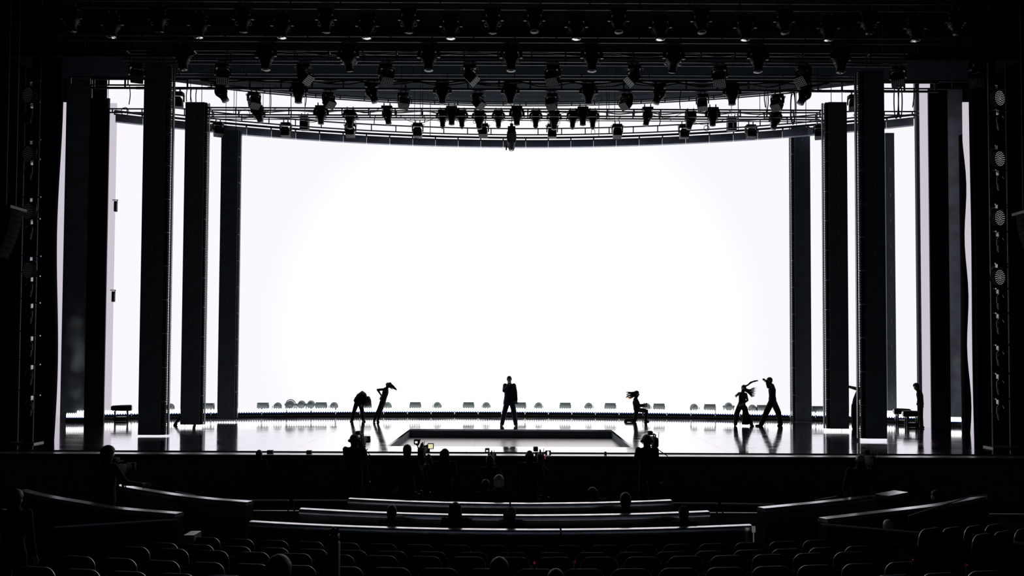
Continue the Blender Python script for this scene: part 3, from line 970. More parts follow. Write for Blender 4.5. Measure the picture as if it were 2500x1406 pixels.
loop(2188, 245, 11, 88, 27.6, 'long looped cable hanging left of pair, right of nearest right column', 0.02)
loop(2198, 248, 9, 80, 27.6, 'long looped cable hanging right of pair, right of nearest right column', 0.02)
loop(1936, 262, 12, 84, 27.2, 'looped cable hanging beside the right screen edge column', 0.016, 2)
loop(597, 278, 26, 22, 29.0, 'round cable coil on the low truss above the left screen edge', 0.012)
loop(305, 272, 18, 20, 30.2, 'round cable coil on the low truss left of the nearest left column', 0.014)
loop(1725, 313, 13, 13, None, 'small round cable coil above the header, right half', 0.012)
loop(1448, 322, 9, 14, None, 'tiny round cable ring above the header, right of centre', 0.010)
ENDS = [(457, 219, 248, Y3, 'by the left middle column top'), (480, 219, 252, Y3, 'right of the left middle column top'), (467, 219, 250, Y3, 'above the left middle column'),
        (316, 212, 255, 27.6, 'in the far left white gap'), (2232, 212, 262, 27.6, 'in the far right white gap'), (1867, 219, 262, Y3, 'left of the right gridded lights'),
        (1874, 219, 278, Y3, 'second left of the right gridded lights'), (1663, 219, 268, Y3, 'under the soffit right of centre'), (660, 219, 280, Y3, 'under the soffit left side'),
        (917, 283, 304, Y5, 'above the header left of centre'), (1610, 283, 308, Y5, 'above the header right of centre'), (745, 219, 262, Y3, 'left of the second gridded light column'),
        (1440, 219, 250, Y3, 'beside the sixth large moving head'), (1034, 283, 300, Y5, 'left of the domed moving heads')]
for (px, y0, y1, Y, where) in ENDS:
    a, b = at(px, y0, Y), at(px + rnd.uniform(-4, 4), y1, Y)
    a.z = zat(y0, Y)
    m = (a + b) / 2 + Vector((rnd.uniform(-0.06, 0.06), 0, 0))
    cable('short cable end dangling in the rig ' + where, [a, m, b], 0.016)
for i in range(12):
    x = -9.5 + 19 * i / 11 + rnd.uniform(-0.3, 0.3); lo = i % 2
    z = zat((266, 283)[lo], Y5)
    L = rnd.uniform(0.9, 1.7); d = rnd.uniform(0.12, 0.3)
    cable('thin slack cable looping below the low four chord truss, %s from the left' % ORD[i], [(x + L * q / 6, Y5, z - d * math.sin(PI * q / 6)) for q in range(7)], 0.009)

# ------------------------------------------------------------------ light ladders on the proscenium
def led_par(p, rz, label, m):
    t = thing('led_par', label, 'light', p, (0, 0, rz), 'round LED pars on the side ladders')
    part('can', MB().lathe([(0.12, 0.22), (0.19, 0.16), (0.215, 0.0), (0.225, -0.02)], 20, Matrix.Rotation(PI / 2, 4, 'X') @ Matrix.Rotation(PI, 4, 'X')), M_VELVET, t)
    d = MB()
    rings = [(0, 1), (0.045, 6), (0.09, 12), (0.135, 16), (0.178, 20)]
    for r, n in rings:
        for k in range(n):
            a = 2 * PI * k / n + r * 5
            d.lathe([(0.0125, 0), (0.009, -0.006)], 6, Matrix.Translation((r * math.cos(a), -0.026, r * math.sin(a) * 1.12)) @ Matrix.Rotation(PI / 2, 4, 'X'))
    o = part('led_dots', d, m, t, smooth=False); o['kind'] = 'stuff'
    part('yoke', MB().tube([(-0.25, 0.05, 0), (-0.25, 0.05, 0.18), (-0.18, 0.05, 0.27), (0.18, 0.05, 0.27), (0.25, 0.05, 0.18), (0.25, 0.05, 0)], 0.016, 6), M_METAL, t)
    part('clamp', MB().box((0, 0.05, 0.33), (0.08, 0.08, 0.12)).box((0.16, 0.05, 0.40), (0.5, 0.035, 0.035)), M_STEEL, t, smooth=False)


def yoke_light(p, rz, label):
    t = thing('side_moving_light', label, 'light', p, (0, 0, rz), 'moving lights on the side ladders')
    part('arm', MB().box((0.12, 0.05, 0.30), (0.5, 0.035, 0.035)).box((0, 0.05, 0.22), (0.12, 0.12, 0.14), ch=0.02), M_STEEL, t)
    part('yoke', MB().tube([(-0.13, 0, -0.12), (-0.13, 0, 0.06), (-0.07, 0, 0.13), (0.07, 0, 0.13), (0.13, 0, 0.06), (0.13, 0, -0.12)], 0.024, 8), mat('yoke_grey', (0.22, 0.22, 0.24), 0.35, 0.6), t)
    part('head', MB().lathe([(0.07, 0.16), (0.10, 0.1), (0.10, -0.1), (0.075, -0.18)], 14, Matrix.Translation((0, 0, -0.12))), M_FIX, t)


for side, xs, ydisc, yyoke, m, word in ((-1, (47, 84), (232, 376, 516, 660), (276, 415, 560, 700, 765, 845, 915, 990), M_GLINTD, 'left'), (1, (2424, 2467), (240, 388, 532, 677), (292, 440, 590, 730, 790, 868, 938, 1000), M_GLINT, 'right')):
    Yt = 23.6
    a, b = at(xs[0], 600, Yt), at(xs[1], 600, Yt)
    t = thing('light_ladder', 'tall black ladder frame of lights at the far %s of the stage' % word, 'ladder', ((a.x + b.x) / 2, Yt, STAGE))
    zt = zat(145, Yt) - STAGE
    for x in (a.x, b.x):
        part('post', MB().cyl((x - (a.x + b.x) / 2, 0.12, 0), (x - (a.x + b.x) / 2, 0.12, zt), 0.024, n=8), M_METAL, t)
    for y in list(ydisc) + list(yyoke):
        part('rung', MB().cyl((a.x - (a.x + b.x) / 2, 0.12, zat(y, Yt) - STAGE + 0.38), (b.x - (a.x + b.x) / 2, 0.12, zat(y, Yt) - STAGE + 0.38), 0.02, n=8), M_METAL, t)
    part('foot', MB().box((0, 0.12, 0.02), (0.8, 0.5, 0.04)), M_METAL, t, smooth=False)
    mid = (xs[0] + xs[1]) / 2
    for i, y in enumerate(ydisc):
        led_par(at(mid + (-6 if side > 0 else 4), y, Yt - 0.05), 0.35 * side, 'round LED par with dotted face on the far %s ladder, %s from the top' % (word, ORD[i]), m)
    for i, y in enumerate(yyoke):
        yoke_light(at(mid + (-2 if side > 0 else 4), y, Yt - 0.05), 0.3 * side, 'small moving light in a pale yoke on the far %s ladder, %s from the top' % (word, ORD[i]))

# ------------------------------------------------------------------ line arrays
for word, px, ytop, Yl, sgn in (('left', 26, 514, 21.0, 1), ('right', 2510, 524, 21.0, -1)):
    p = at(px, ytop, Yl)
    t = thing('line_array', 'hung black line array speaker stack at the far %s edge' % word, 'speaker', p)
    part('top_bar', MB().box((0, 0, 0.05), (0.42, 0.7, 0.07)), mat('array_bar', (0.06, 0.06, 0.065), 0.5, 0.3), t, smooth=False)
    x = 0.0; z = 0.0; ang = 0.0
    for i in range(9):
        h = 0.135
        q = part('cabinet', MB().box((-sgn * 0.02, 0, -h / 2), (0.36 - 0.022 * i, 0.5, h - 0.008), ch=0.012), M_VELVET, t, (x, 0, z), (0, sgn * ang, 0))
        x -= sgn * math.sin(ang) * h + sgn * 0.008 * i * 0.4; z -= math.cos(ang) * h; ang += 0.035
    part('hanging_wire', MB().cyl((0, 0.2, 0.05), (0, 0.2, 18 - p.z), 0.014, n=6).cyl((0, -0.2, 0.05), (0, -0.2, 18 - p.z), 0.014, n=6), M_CABLE, t)
# ================================================================== THE AUDITORIUM
TER = 0.30
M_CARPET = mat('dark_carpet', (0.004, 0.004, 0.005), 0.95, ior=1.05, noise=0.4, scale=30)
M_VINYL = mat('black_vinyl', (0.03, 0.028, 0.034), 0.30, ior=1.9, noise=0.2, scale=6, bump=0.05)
M_PAD = mat('pale_worn_top', (0.80, 0.74, 0.82), 0.22, 0.75, noise=0.25, scale=5)  # pale tone paints the screen's sheen on bench and wall tops
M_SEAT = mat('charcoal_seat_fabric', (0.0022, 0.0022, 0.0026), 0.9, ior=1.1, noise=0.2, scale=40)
M_SEATRIM = mat('worn_seat_piping', (0.75, 0.75, 0.78), 0.35, 0.7)  # bright line paints the rim light along the seat tops
M_RAIL = mat('satin_rail', (0.8, 0.78, 0.8), 0.4, 0.5)

RYC = 38.0
ROWS = [(12.66, -2.911, 0.5), (11.70, -2.784, 0.0), (10.78, -2.62, 0.0), (9.86, -2.527, 0.5), (9.00, -2.428, 0.5), (8.12, -2.33, 0.0)]
struct('floor_terrace', MB().box((0, 16.2, TER / 2), (26, 6.8, TER)), M_CARPET, 'dark terrace floor under the banquettes')
struct('trim_6', MB().box((0, 19.58, TER + 0.004), (25.9, 0.10, 0.012)), M_RAIL, 'pale strip painting the lit edge of the terrace step')  # lit step edge put in as a pale strip
steps = []
for k, (d, z, off) in enumerate(ROWS):
    zf = EYE + z - 0.90
    R0, R1 = RYC - d + 0.55, RYC - d - 0.42
    mb = MB(); vs = []; n = 40
    for i in range(n + 1):
        a = -0.36 + 0.72 * i / n
        for R in (R1, R0 + (0 if k < 5 else 9)):
            vs += [(R * math.sin(a), RYC - R * math.cos(a), 0.0), (R * math.sin(a), RYC - R * math.cos(a), zf)]
    fs = []
    for i in range(n):
        p, q = 4 * i, 4 * i + 4
        fs += [(p + 1, q + 1, q + 3, p + 3), (p, p + 1, q + 1, q), (p + 2, q + 2, q + 3, p + 3)]
    mb.add(vs, fs)
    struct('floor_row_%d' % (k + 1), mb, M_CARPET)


# ------------------------------------------------------------------ theatre seats
def rounded_top(w, h, r, n=6):
    pts = [(-w / 2, 0), (w / 2, 0)]
    for i in range(n + 1):
        a = PI / 2 * i / n
        pts.append((w / 2 - r + r * math.cos(a), h - r + r * math.sin(a)))
    for i in range(n + 1):
        a = PI / 2 + PI / 2 * i / n
        pts.append((-w / 2 + r + r * math.cos(a), h - r + r * math.sin(a)))
    return pts


def make_seat():
    t = thing('theatre_seat', '', 'seat')
    # local: faces +y (the stage); back leans towards -y
    tilt = Matrix.Translation((0, -0.16, 0.40)) @ Matrix.Rotation(0.16, 4, 'X')
    part('backrest', MB().prism(rounded_top(0.475, 0.50, 0.11), 1, -0.02, 0.035, tilt), M_SEAT, t)
    rim = [(x, z) for x, z in rounded_top(0.475, 0.50, 0.11)][2:]
    part('piping', MB().tube([tilt @ Vector((x * 1.0, 0.012, z * 1.006)) for x, z in [(0.2375, 0.26)] + rim + [(-0.2375, 0.26)]], 0.0075, 6), M_SEATRIM, t)
    part('cushion', MB().box((0, 0.0, 0.62), (0.44, 0.10, 0.42), Matrix.Translation((0, -0.02, -0.05)), ch=0.03), M_SEAT, t)
    part('shell', MB().box((0, -0.17, 0.30), (0.42, 0.03, 0.34)), M_BLACK, t, smooth=False)
    for sx in (-1, 1):
        a = part('armrest', MB().box((sx * 0.275, 0.02, 0.60), (0.05, 0.40, 0.035), ch=0.012), M_SEAT, t)
        part('stanchion', MB().box((sx * 0.275, -0.02, 0.30), (0.03, 0.28, 0.60)), M_BLACK, a, smooth=False)
    return t


SEAT = make_seat()
seat_first = True
SEAT_AT = []


def put_seat(p, rz, label, group):
    global seat_first
    t = SEAT if seat_first else copy_tree(SEAT)
    seat_first = False
    t.location = p; t.rotation_euler = (0, 0, rz)
    tag(t, label, 'seat', group)
    return t


RN = ['front', 'second', 'third', 'fourth', 'fifth', 'rearmost']
XLIM = [(500, 1990), (385, 2100), (265, 2160), (120, 2290), (30, 2440), (-10, 2510)]
for k, (d, z, off) in enumerate(ROWS):
    R = RYC - d
    row = []
    for i in range(-16, 17):
        a = (i + off) * 0.56 / R
        p = Vector((R * math.sin(a) - 0.02, RYC - R * math.cos(a), EYE + z - 0.90))
        px, py = pxl(p + Vector((0, -0.22, 0.88)))
        if XLIM[k][0] < px < XLIM[k][1] and py < 1412:
            row.append((p, a))
    for i, (p, a) in enumerate(row):
        put_seat(p, a, 'empty black theatre seat in the %s row, %s of %d from the left' % (RN[k], ORD[i], len(row)), 'theatre seats in the %s row' % RN[k])

# ------------------------------------------------------------------ banquettes and parapets
def sweep(prof, path, closed=True):
    """profile (out, up) swept along path points (x, y), z from the profile; out is to the left of travel"""
    mb = MB(); n = len(prof); vs = []
    for i, p in enumerate(path):
        a = Vector(path[max(i - 1, 0)]); b = Vector(path[min(i + 1, len(path) - 1)])
        t = (b - a).normalized(); o = Vector((-t.y, t.x))
        for (u, z) in prof:
            vs.append((p[0] + o.x * u, p[1] + o.y * u, z))
    fs = []
    for i in range(len(path) - 1):
        for k in range(n):
            fs.append((i * n + k, i * n + (k + 1) % n, (i + 1) * n + (k + 1) % n, (i + 1) * n + k))
    fs.append(tuple(range(n))); fs.append(tuple(reversed(range((len(path) - 1) * n, len(path) * n))))
    return mb.add(vs, fs)


def arcpath(Yc, R, xa, xb, n=16):
    return [(x, Yc - math.sqrt(R * R - x * x)) for x in [xa + (xb - xa) * i / n for i in range(n + 1)]]


def banquette(label, path, ztop, zf, seat=True):
    c = Vector((*path[len(path) // 2], zf)); L = [(p[0] - c.x, p[1] - c.y) for p in path]
    t = thing('banquette', label, 'bench', c)
    h = ztop - zf
    part('backrest', sweep([(-0.07, 0.05), (-0.07, h - 0.10), (0.09, h - 0.10), (0.09, 0.05)], L), M_VINYL, t)
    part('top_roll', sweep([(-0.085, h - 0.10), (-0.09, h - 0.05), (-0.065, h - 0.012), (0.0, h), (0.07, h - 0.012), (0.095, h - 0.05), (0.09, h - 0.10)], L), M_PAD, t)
    if seat:
        part('cushion', sweep([(0.10, 0.32), (0.10, 0.46), (0.56, 0.47), (0.60, 0.43), (0.60, 0.32)], L), M_VINYL, t)
    part('plinth', sweep([(-0.05, 0.0), (-0.05, 0.06), (0.5 if seat else 0.07, 0.32 if seat else 0.06), (0.5 if seat else 0.07, 0.0)], L), M_BLACK, t, smooth=False)
    return t


def bx(px, Y):
    return at(px, 1220, Y).x


zb1, zb2, zb3 = EYE - 2.77, EYE - 2.79, EYE - 2.885
banquette('left half of the front curved banquette nearest the stage', arcpath(26.2, 11.0, bx(853, 15.6), bx(1243.5, 15.2)), zb1, TER)
banquette('right half of the front curved banquette nearest the stage', arcpath(26.2, 11.0, bx(1247.5, 15.2), bx(1637, 15.6)), zb1, TER)
banquette('left half of the middle curved banquette', arcpath(28.2, 14.0, bx(735, 14.7), bx(1229, 14.2)), zb2, TER)
banquette('right half of the middle curved banquette', arcpath(28.2, 14.0, bx(1245, 14.2), bx(1726, 14.7)), zb2, TER)
banquette('left part of the long low ledge in front of the theatre seats', arcpath(31.5, 18.0, bx(611, 14.0), bx(1366.5, 13.5), 24), zb3, TER)
banquette('right part of the long low ledge in front of the theatre seats', arcpath(31.5, 18.0, bx(1371, 13.5), bx(1833, 13.9)), zb3, TER)


def parapet(label, pts, zr=-2.70, zf=0.0, w=0.20, n=14):
    """pts: pixels of the bright top edge, all at one level"""
    P = [on(x, y, EYE + zr) for x, y in pts]
    Q = []
    for i in range(len(P) - 1):
        a, b = P[max(i - 1, 0)], P[min(i + 2, len(P) - 1)]
        for k in range(6):
            u = k / 6
            q = 0.5 * ((2 * P[i]) + (P[i + 1] - a) * u + (2 * a - 5 * P[i] + 4 * P[i + 1] - b) * u * u + (3 * P[i] - a - 3 * P[i + 1] + b) * u ** 3)
            Q.append((q.x, q.y))
    Q.append((P[-1].x, P[-1].y))
    h = EYE + zr - zf
    c = Vector((*Q[len(Q) // 2], zf)); L = [(q[0] - c.x, q[1] - c.y) for q in Q]
    t = thing('parapet', label, 'low wall', c)
    part('wall', sweep([(-w / 2, 0), (-w / 2, h - 0.06), (w / 2, h - 0.06), (w / 2, 0)], L), M_VINYL, t)
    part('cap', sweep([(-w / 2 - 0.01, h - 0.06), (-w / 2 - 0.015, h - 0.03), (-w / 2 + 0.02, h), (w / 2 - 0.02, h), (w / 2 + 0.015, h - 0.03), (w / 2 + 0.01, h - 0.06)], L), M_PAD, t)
    return t


parapet('curved low wall with bright cap left of the banquettes', [(289, 1183), (400, 1202), (500, 1215), (610, 1224)])
parapet('curved low wall with dim cap at far left, nearer the camera', [(55, 1195), (115, 1210), (215, 1227), (285, 1239), (438, 1252)])
parapet('low wall with bright cap right of the banquettes', [(1858, 1239), (1960, 1229), (2065, 1218), (2130, 1209)])
parapet('padded end of the right low wall beyond the standing camera operator', [(2152, 1208), (2200, 1199)], w=0.32)
parapet('long low wall at far right, nearer the camera', [(2008, 1265), (2150, 1248), (2290, 1231), (2400, 1210)])


def railing(label, pts, posts=2, r=0.018, zf=TER):
    P = [at(x, y, Y) for x, y, Y in pts]
    c = P[0].copy(); c.z = zf
    t = thing('railing', label, 'railing', c)
    part('rail', MB().tube([p - c for p in P], r, 8), M_RAIL, t)
    for i in range(posts):
        u = (i + 0.02) / max(1, posts - 1) * 0.98 * (len(P) - 1)
        k = min(int(u), len(P) - 2); q = P[k].lerp(P[k + 1], u - k)
        part('post', MB().cyl((q.x - c.x, q.y - c.y, 0), q - c, r * 0.9, n=8), M_METAL, t)
    return t


railing('thin rail behind the left low wall, left of the front banquette', [(592, 1221.5, 16.6), (704, 1221.5, 16.6)])
railing('thin rail right next to the front banquette, left side', [(716, 1221.5, 16.6), (850, 1222, 16.6)])
railing('thin rail right next to the front banquette, right side', [(1640, 1228.5, 16.6), (1750, 1229, 16.6)])
railing('thin rail behind the right low wall, right of the front banquette', [(1762, 1229.5, 16.6), (1888, 1231.5, 16.6)])
railing('slanting bright rail at the left in front of the seat rows', [(132, 1288, 13.0), (437, 1268, 13.6)], 3)
railing('short dim rail at the left edge of the picture', [(0, 1302, 12.6), (47, 1299, 12.7)], 2)
railing('slanting bright rail at the right in front of the seat rows', [(2005, 1280, 13.4), (2300, 1306, 12.7)], 3)
railing('slanting rail at the right edge of the picture', [(2372, 1314, 12.5), (2500, 1327, 12.1)], 2)
railing('stepped thin rail along the far right low wall', [(2217, 1260, 13.4), (2270, 1243, 13.9), (2370, 1212, 15.0), (2412, 1208, 15.3)], 3, 0.012)
railing('short thin rail on the left low wall', [(428, 1200, 16.9), (478, 1210, 16.6)], 2, 0.012)
railing('short thin rail behind the right low wall', [(1990, 1221, 16.6), (2042, 1212, 16.9)], 2, 0.012)

# small white notice on the aisle side of the ledge
a = at(1840, 1292, 13.75)
solo('aisle_sign', MB().box((0, 0, 0), (0.055, 0.02, 0.10)).box((0, 0.01, -0.5), (0.012, 0.012, 0.95)), mat('pale_card', (0.7, 0.7, 0.72), 0.5, emit=0.12), 'small pale upright card at the right end of the ledge', 'sign', loc=a)  # card material carries a faint glow of its own
a = at(470, 1309, 12.9)
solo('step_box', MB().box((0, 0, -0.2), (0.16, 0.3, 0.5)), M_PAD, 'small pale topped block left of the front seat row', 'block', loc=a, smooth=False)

# side block seats at the far right
for i, (px, py, Y, rz) in enumerate([(2240, 1286, 12.3, -0.75), (2292, 1284, 12.6, -0.8), (2345, 1280, 12.9, -0.85), (2392, 1277, 13.2, -0.9), (2365, 1299, 11.9, -0.8), (2412, 1293, 12.2, -0.85), (2462, 1287, 12.5, -0.9)]):
    p = at(px, py, Y); p.z -= 0.88
    put_seat(p, -rz * 0.6, 'faint black theatre seat of the right side block, %s of seven' % ORD[i], 'theatre seats of the right side block')
struct('floor_side', MB().prism([(6.3, 11.4), (10.5, 11.4), (10.5, 13.9), (6.6, 13.4)], 2, 0.0, 0.62), M_CARPET)

# tall black stand in the seat rows
p = at(815, 1402, 8.75); zf = EYE + ROWS[4][1] - 0.9
t = thing('black_stand', 'tall slim black covered stand rising among the seats left of centre', 'stand', (p.x, 8.75, zf))
ht = at(815, 1322, 8.75).z - zf
part('column', MB().box((0, 0, ht / 2), (0.115, 0.115, ht), ch=0.02), M_BLACK, t)
hd = part('head', MB().box((0, 0, ht + 0.04), (0.10, 0.12, 0.09), ch=0.02), M_FIX, t)
for i, (dx, h) in enumerate([(-0.035, 0.055), (-0.012, 0.075), (0.012, 0.06), (0.034, 0.08)]):
    part('knob', MB().lathe([(0.012, 0), (0.014, h * 0.7), (0.007, h)], 8, Matrix.Translation((dx, 0, ht + 0.08))), M_FIX, hd)
part('foot', MB().box((0, 0, 0.015), (0.34, 0.34, 0.03)), M_BLACK, t, smooth=False)

# tiny red standby lights on seat ends
M_RED = emitter('red_led', (1.0, 0.05, 0.10), 0.10)
for px, py, Y, lab in ((1305, 1374, 9.55, 'dim red marker light between two middle seats'), (1404, 1372, 9.55, 'fainter red marker light between two seats right of the first'), (2229, 1366, 9.9, 'red standby light on a seat end at lower right'), (2361, 1379, 9.6, 'tiny red standby light near the lower right corner')):
    q = at(px, py, Y)
    t = thing('marker_light', lab, 'light', q)
    part('lens', MB().box((0, 0, 0), (0.022, 0.015, 0.028) if px < 2000 else (0.014, 0.01, 0.014), ch=0.003), M_RED if px != 1404 else emitter('red_led_dim', (1.0, 0.05, 0.12), 0.04), t)
    part('bracket', MB().box((0, 0.02, -0.2), (0.012, 0.012, 0.42)), M_BLACK, t, smooth=False)
# ================================================================== PEOPLE
M_SKIN = mat('skin', (0.36, 0.22, 0.16), 0.5)
M_CLOTH = mat('black_clothes', (0.007, 0.008, 0.010), 0.9, noise=0.3, scale=25, ior=1.3)
M_SUIT = mat('dark_blue_suit', (0.022, 0.035, 0.06), 0.7, noise=0.2, scale=25, ior=1.35)
M_SHOE = mat('black_shoe_leather', (0.008, 0.008, 0.009), 0.6, ior=1.3)
M_HAIRB = mat('dark_hair', (0.008, 0.006, 0.005), 0.55, ior=1.35)
M_HAIRR = mat('auburn_hair', (0.28, 0.07, 0.03), 0.45)
M_GREYH = mat('grey_hair', (0.34, 0.33, 0.33), 0.5)


def fair(name, c):
    """thin fair hair: light passes through the strands"""
    m = bpy.data.materials.new(name); m.use_nodes = True
    nt = m.node_tree; b = nt.nodes['Principled BSDF']; o = [n for n in nt.nodes if n.type == 'OUTPUT_MATERIAL'][0]
    b.inputs['Base Color'].default_value = (*c, 1); b.inputs['Roughness'].default_value = 0.45
    t = nt.nodes.new('ShaderNodeBsdfTranslucent'); t.inputs[0].default_value = (min(1, c[0] * 1.7), c[1] * 1.4, c[2] * 0.8, 1)
    mx = nt.nodes.new('ShaderNodeMixShader'); mx.inputs[0].default_value = 0.55
    nt.links.new(b.outputs[0], mx.inputs[1]); nt.links.new(t.outputs[0], mx.inputs[2]); nt.links.new(mx.outputs[0], o.inputs[0])
    return m


M_BLOND = fair('blond_hair', (0.85, 0.55, 0.12))
QUEUE = []


def capsule(mb, a, b, ra, rb, n=12):
    a, b = Vector(a), Vector(b)
    d = b - a; L = d.length
    if L < 1e-5:
        mb.ball(a, max(ra, rb), n); return
    pr = []
    for i in range(5):
        t = PI / 2 * i / 4
        pr.append((max(1e-4, ra * math.sin(t)), -ra * math.cos(t)))
    for i in range(5):
        t = PI / 2 * i / 4
        pr.append((max(1e-4, rb * math.cos(t)), L + rb * math.sin(t)))
    M = Matrix.Translation(a) @ d.to_track_quat('Z', 'Y').to_matrix().to_4x4()
    mb.lathe(pr, n, M)


def frame(fwd, up):
    f = Vector(fwd).normalized(); u = Vector(up); u = (u - f * u.dot(f)).normalized(); r = f.cross(u)
    return r, f, u


class Person:
    """J: world joints. Body is built as closed volumes and fused into one skin by voxel remesh."""
    def __init__(s, label, J, k=1.0, face=(0, 1, 0), headup=None, voxel=0.016, cloth=M_CLOTH, legs=None, skin_arms=False, loose=0.0, arms=1.0, hands=True, shoes=M_SHOE, neck=M_SKIN, girth=1.0, ground=None, neck_r=0.066):
        if ground is not None:
            for q in 'lr':
                J['a' + q] = Vector(J['a' + q]); J['t' + q] = Vector(J['t' + q])
                J['a' + q].z = ground + 0.073 * k; J['t' + q].z = ground + 0.024 * k
                if J['k' + q].z < ground + 0.3:
                    J['k' + q] = Vector(J['k' + q]); J['k' + q].z = ground + 0.066 * k
        s.J = {n: Vector(p) for n, p in J.items()}; s.k = k; s.mb = MB(); s.prim = []; s.mats = []
        s.label = label; s.face = Vector(face).normalized(); s.voxel = voxel
        J = s.J
        s.base = Vector(((J['al'].x + J['ar'].x) / 2, (J['al'].y + J['ar'].y) / 2, min(J['al'].z, J['ar'].z) - 0.08))
        lg = legs or cloth
        arm_m = M_SKIN if skin_arms else cloth
        up = headup or (J['head'] - J['neck'])
        # torso loft
        hr = (J['hr'] - J['hl']); sr = (J['sr'] - J['sl'])
        hc = (J['hr'] + J['hl']) / 2; sc = (J['sr'] + J['sl']) / 2
        wst = J.get('waist', hc.lerp(sc, 0.42)); chest = J.get('chest', hc.lerp(sc, 0.75))
        hn, sn = hr.normalized(), sr.normalized()
        sw = max(0.11, min(0.2, sr.length / 2)) / k
        rings = [(hc - (wst - hc).normalized() * 0.10 * k, 0.10, 0.085, hn), (hc, 0.165 * girth, 0.12 * girth, hn), (hc.lerp(wst, 0.6), 0.155 * girth, 0.112 * girth, hn), (wst, 0.138 * girth, 0.105 * girth, hn.lerp(sn, 0.5)),
                 (chest, 0.165 * girth, 0.118 * girth, sn), (sc.lerp(chest, 0.25), sw * 0.98, 0.105, sn), (sc + (sc - chest).normalized() * 0.045 * k, sw * 0.66, 0.08, sn),
                 (J['neck'].lerp(sc, 0.25), 0.078, 0.07, sn)]
        vs = []; n = 16
        for i, (c, rx, ry, r) in enumerate(rings):
            t = (rings[min(i + 1, len(rings) - 1)][0] - rings[max(i - 1, 0)][0]).normalized()
            r = (r - t * r.dot(t)).normalized(); f = t.cross(r)
            for q in range(n):
                a = 2 * PI * q / n
                vs.append(c + (r * math.cos(a) * rx + f * math.sin(a) * ry) * k)
        fs = []
        for i in range(len(rings) - 1):
            for q in range(n):
                q2 = (q + 1) % n
                fs.append((i * n + q, i * n + q2, (i + 1) * n + q2, (i + 1) * n + q))
        fs += [tuple(reversed(range(n))), tuple((len(rings) - 1) * n + q for q in range(n))]
        s.mb.add(vs, fs)
        for i in range(len(rings) - 1):
            s.prim.append((rings[i][0], rings[i + 1][0], 0.14 * k, 0.13 * k, cloth))
        s.cap('neck', sc.lerp(J['neck'], 0.4), J['head'] - up.normalized() * 0.03 * k, neck_r, neck_r * 0.95, neck)
        # limbs
        for q in 'lr':
            s.cap('arm', J['s' + q], J['e' + q], (0.058 + loose * 0.4) * arms, (0.046 + loose * 0.4) * arms, arm_m)
            s.cap('arm', J['e' + q], J['w' + q], (0.045 + loose * 0.4) * arms, (0.030 + loose * 0.4) * arms, arm_m)
            s.cap('leg', J['h' + q], J['k' + q], 0.088 + loose * 0.5, 0.060 + loose, lg)
            s.cap('leg', J['k' + q], J['a' + q], 0.058 + loose, 0.040 + loose, lg)
            heel = J['a' + q].copy()
            t = J['t' + q]
            d = (t - heel); d.z = 0; d = d.normalized() if d.length > 1e-4 else Vector((0, -1, 0))
            s.cap('foot', Vector((heel.x, heel.y, heel.z - 0.035 * k)) - d * 0.04 * k, t, 0.040, 0.030, shoes)
            if hands:
                s.hand(J['w' + q], J['e' + q], J.get('f' + q), 1 if q == 'r' else -1, J.get('n' + q))
        s.make_head(up)

    def cap(s, what, a, b, ra, rb, m):
        capsule(s.mb, a, b, ra * s.k, rb * s.k)
        s.prim.append((Vector(a), Vector(b), ra * s.k, rb * s.k, m))

    def hand(s, w, e, tip, sd, nrm=None):
        """palm, four unequal bent fingers and a thumb leaving the side of the palm"""
        k = s.k
        d = ((tip - w) if tip is not None else (w - e)).normalized()
        nrm = Vector(nrm) if nrm is not None else Vector((0, -1, 0.2))
        nrm = (nrm - d * nrm.dot(d)).normalized() if abs(nrm.normalized().dot(d)) < 0.95 else d.orthogonal().normalized()
        side = d.cross(nrm) * sd
        pc = w + d * 0.05 * k
        for o in (-0.022, 0.0, 0.022):
            s.cap('palm', w + d * 0.012 * k + side * o * 0.7 * k, w + d * 0.085 * k + side * o * k, 0.016, 0.015, M_SKIN)
        for i, (o, L) in enumerate(((-0.032, 0.058), (-0.011, 0.075), (0.011, 0.082), (0.032, 0.07))):
            a = w + d * 0.088 * k + side * o * k
            b = a + (d * 0.9 + nrm * 0.3 + side * o * 2).normalized() * L * 0.55 * k
            c = b + (d * 0.55 + nrm * 0.8).normalized() * L * 0.5 * k
            s.cap('finger', a, b, 0.0105, 0.0095, M_SKIN); s.cap('finger', b, c, 0.0095, 0.0085, M_SKIN)
        a = w + d * 0.03 * k + side * 0.03 * k
        b = a + (d * 0.6 + side * 0.8).normalized() * 0.042 * k
        c = b + (d * 0.9 + side * 0.2 + nrm * 0.3).normalized() * 0.032 * k
        s.cap('thumb', a, b, 0.013, 0.011, M_SKIN); s.cap('thumb', b, c, 0.011, 0.0095, M_SKIN)

    def make_head(s, up):
        k = s.k; c = s.J['head']
        r, f, u = frame(s.face, up); s.hf = (r, f, u)

        def P(x, y, z):
            return c + (r * x + f * y + u * z) * k
        s.P = P
        R = Matrix((r, f, u)).transposed().to_4x4()
        for (o, rad) in (((0, -0.012, 0.035), (0.076, 0.095, 0.083)), ((0, 0.012, -0.03), (0.062, 0.078, 0.085)), ((0, 0.045, -0.085), (0.036, 0.035, 0.03))):
            M = Matrix.Translation(P(*o)) @ R @ Matrix.Diagonal((*(x * k for x in rad), 1))
            s.mb.ball((0, 0, 0), 1.0, 16, M)
            q = P(*o); s.prim.append((q, q + u * 0.001, sum(rad) / 3 * k, sum(rad) / 3 * k, M_SKIN))
        s.cap('nose', P(0, 0.085, 0.0), P(0, 0.103, -0.028), 0.010, 0.014, M_SKIN)
        s.cap('brow', P(-0.035, 0.078, 0.018), P(0.035, 0.078, 0.018), 0.012, 0.012, M_SKIN)
        s.cap('lip', P(-0.018, 0.083, -0.058), P(0.018, 0.083, -0.058), 0.009, 0.009, M_SKIN)
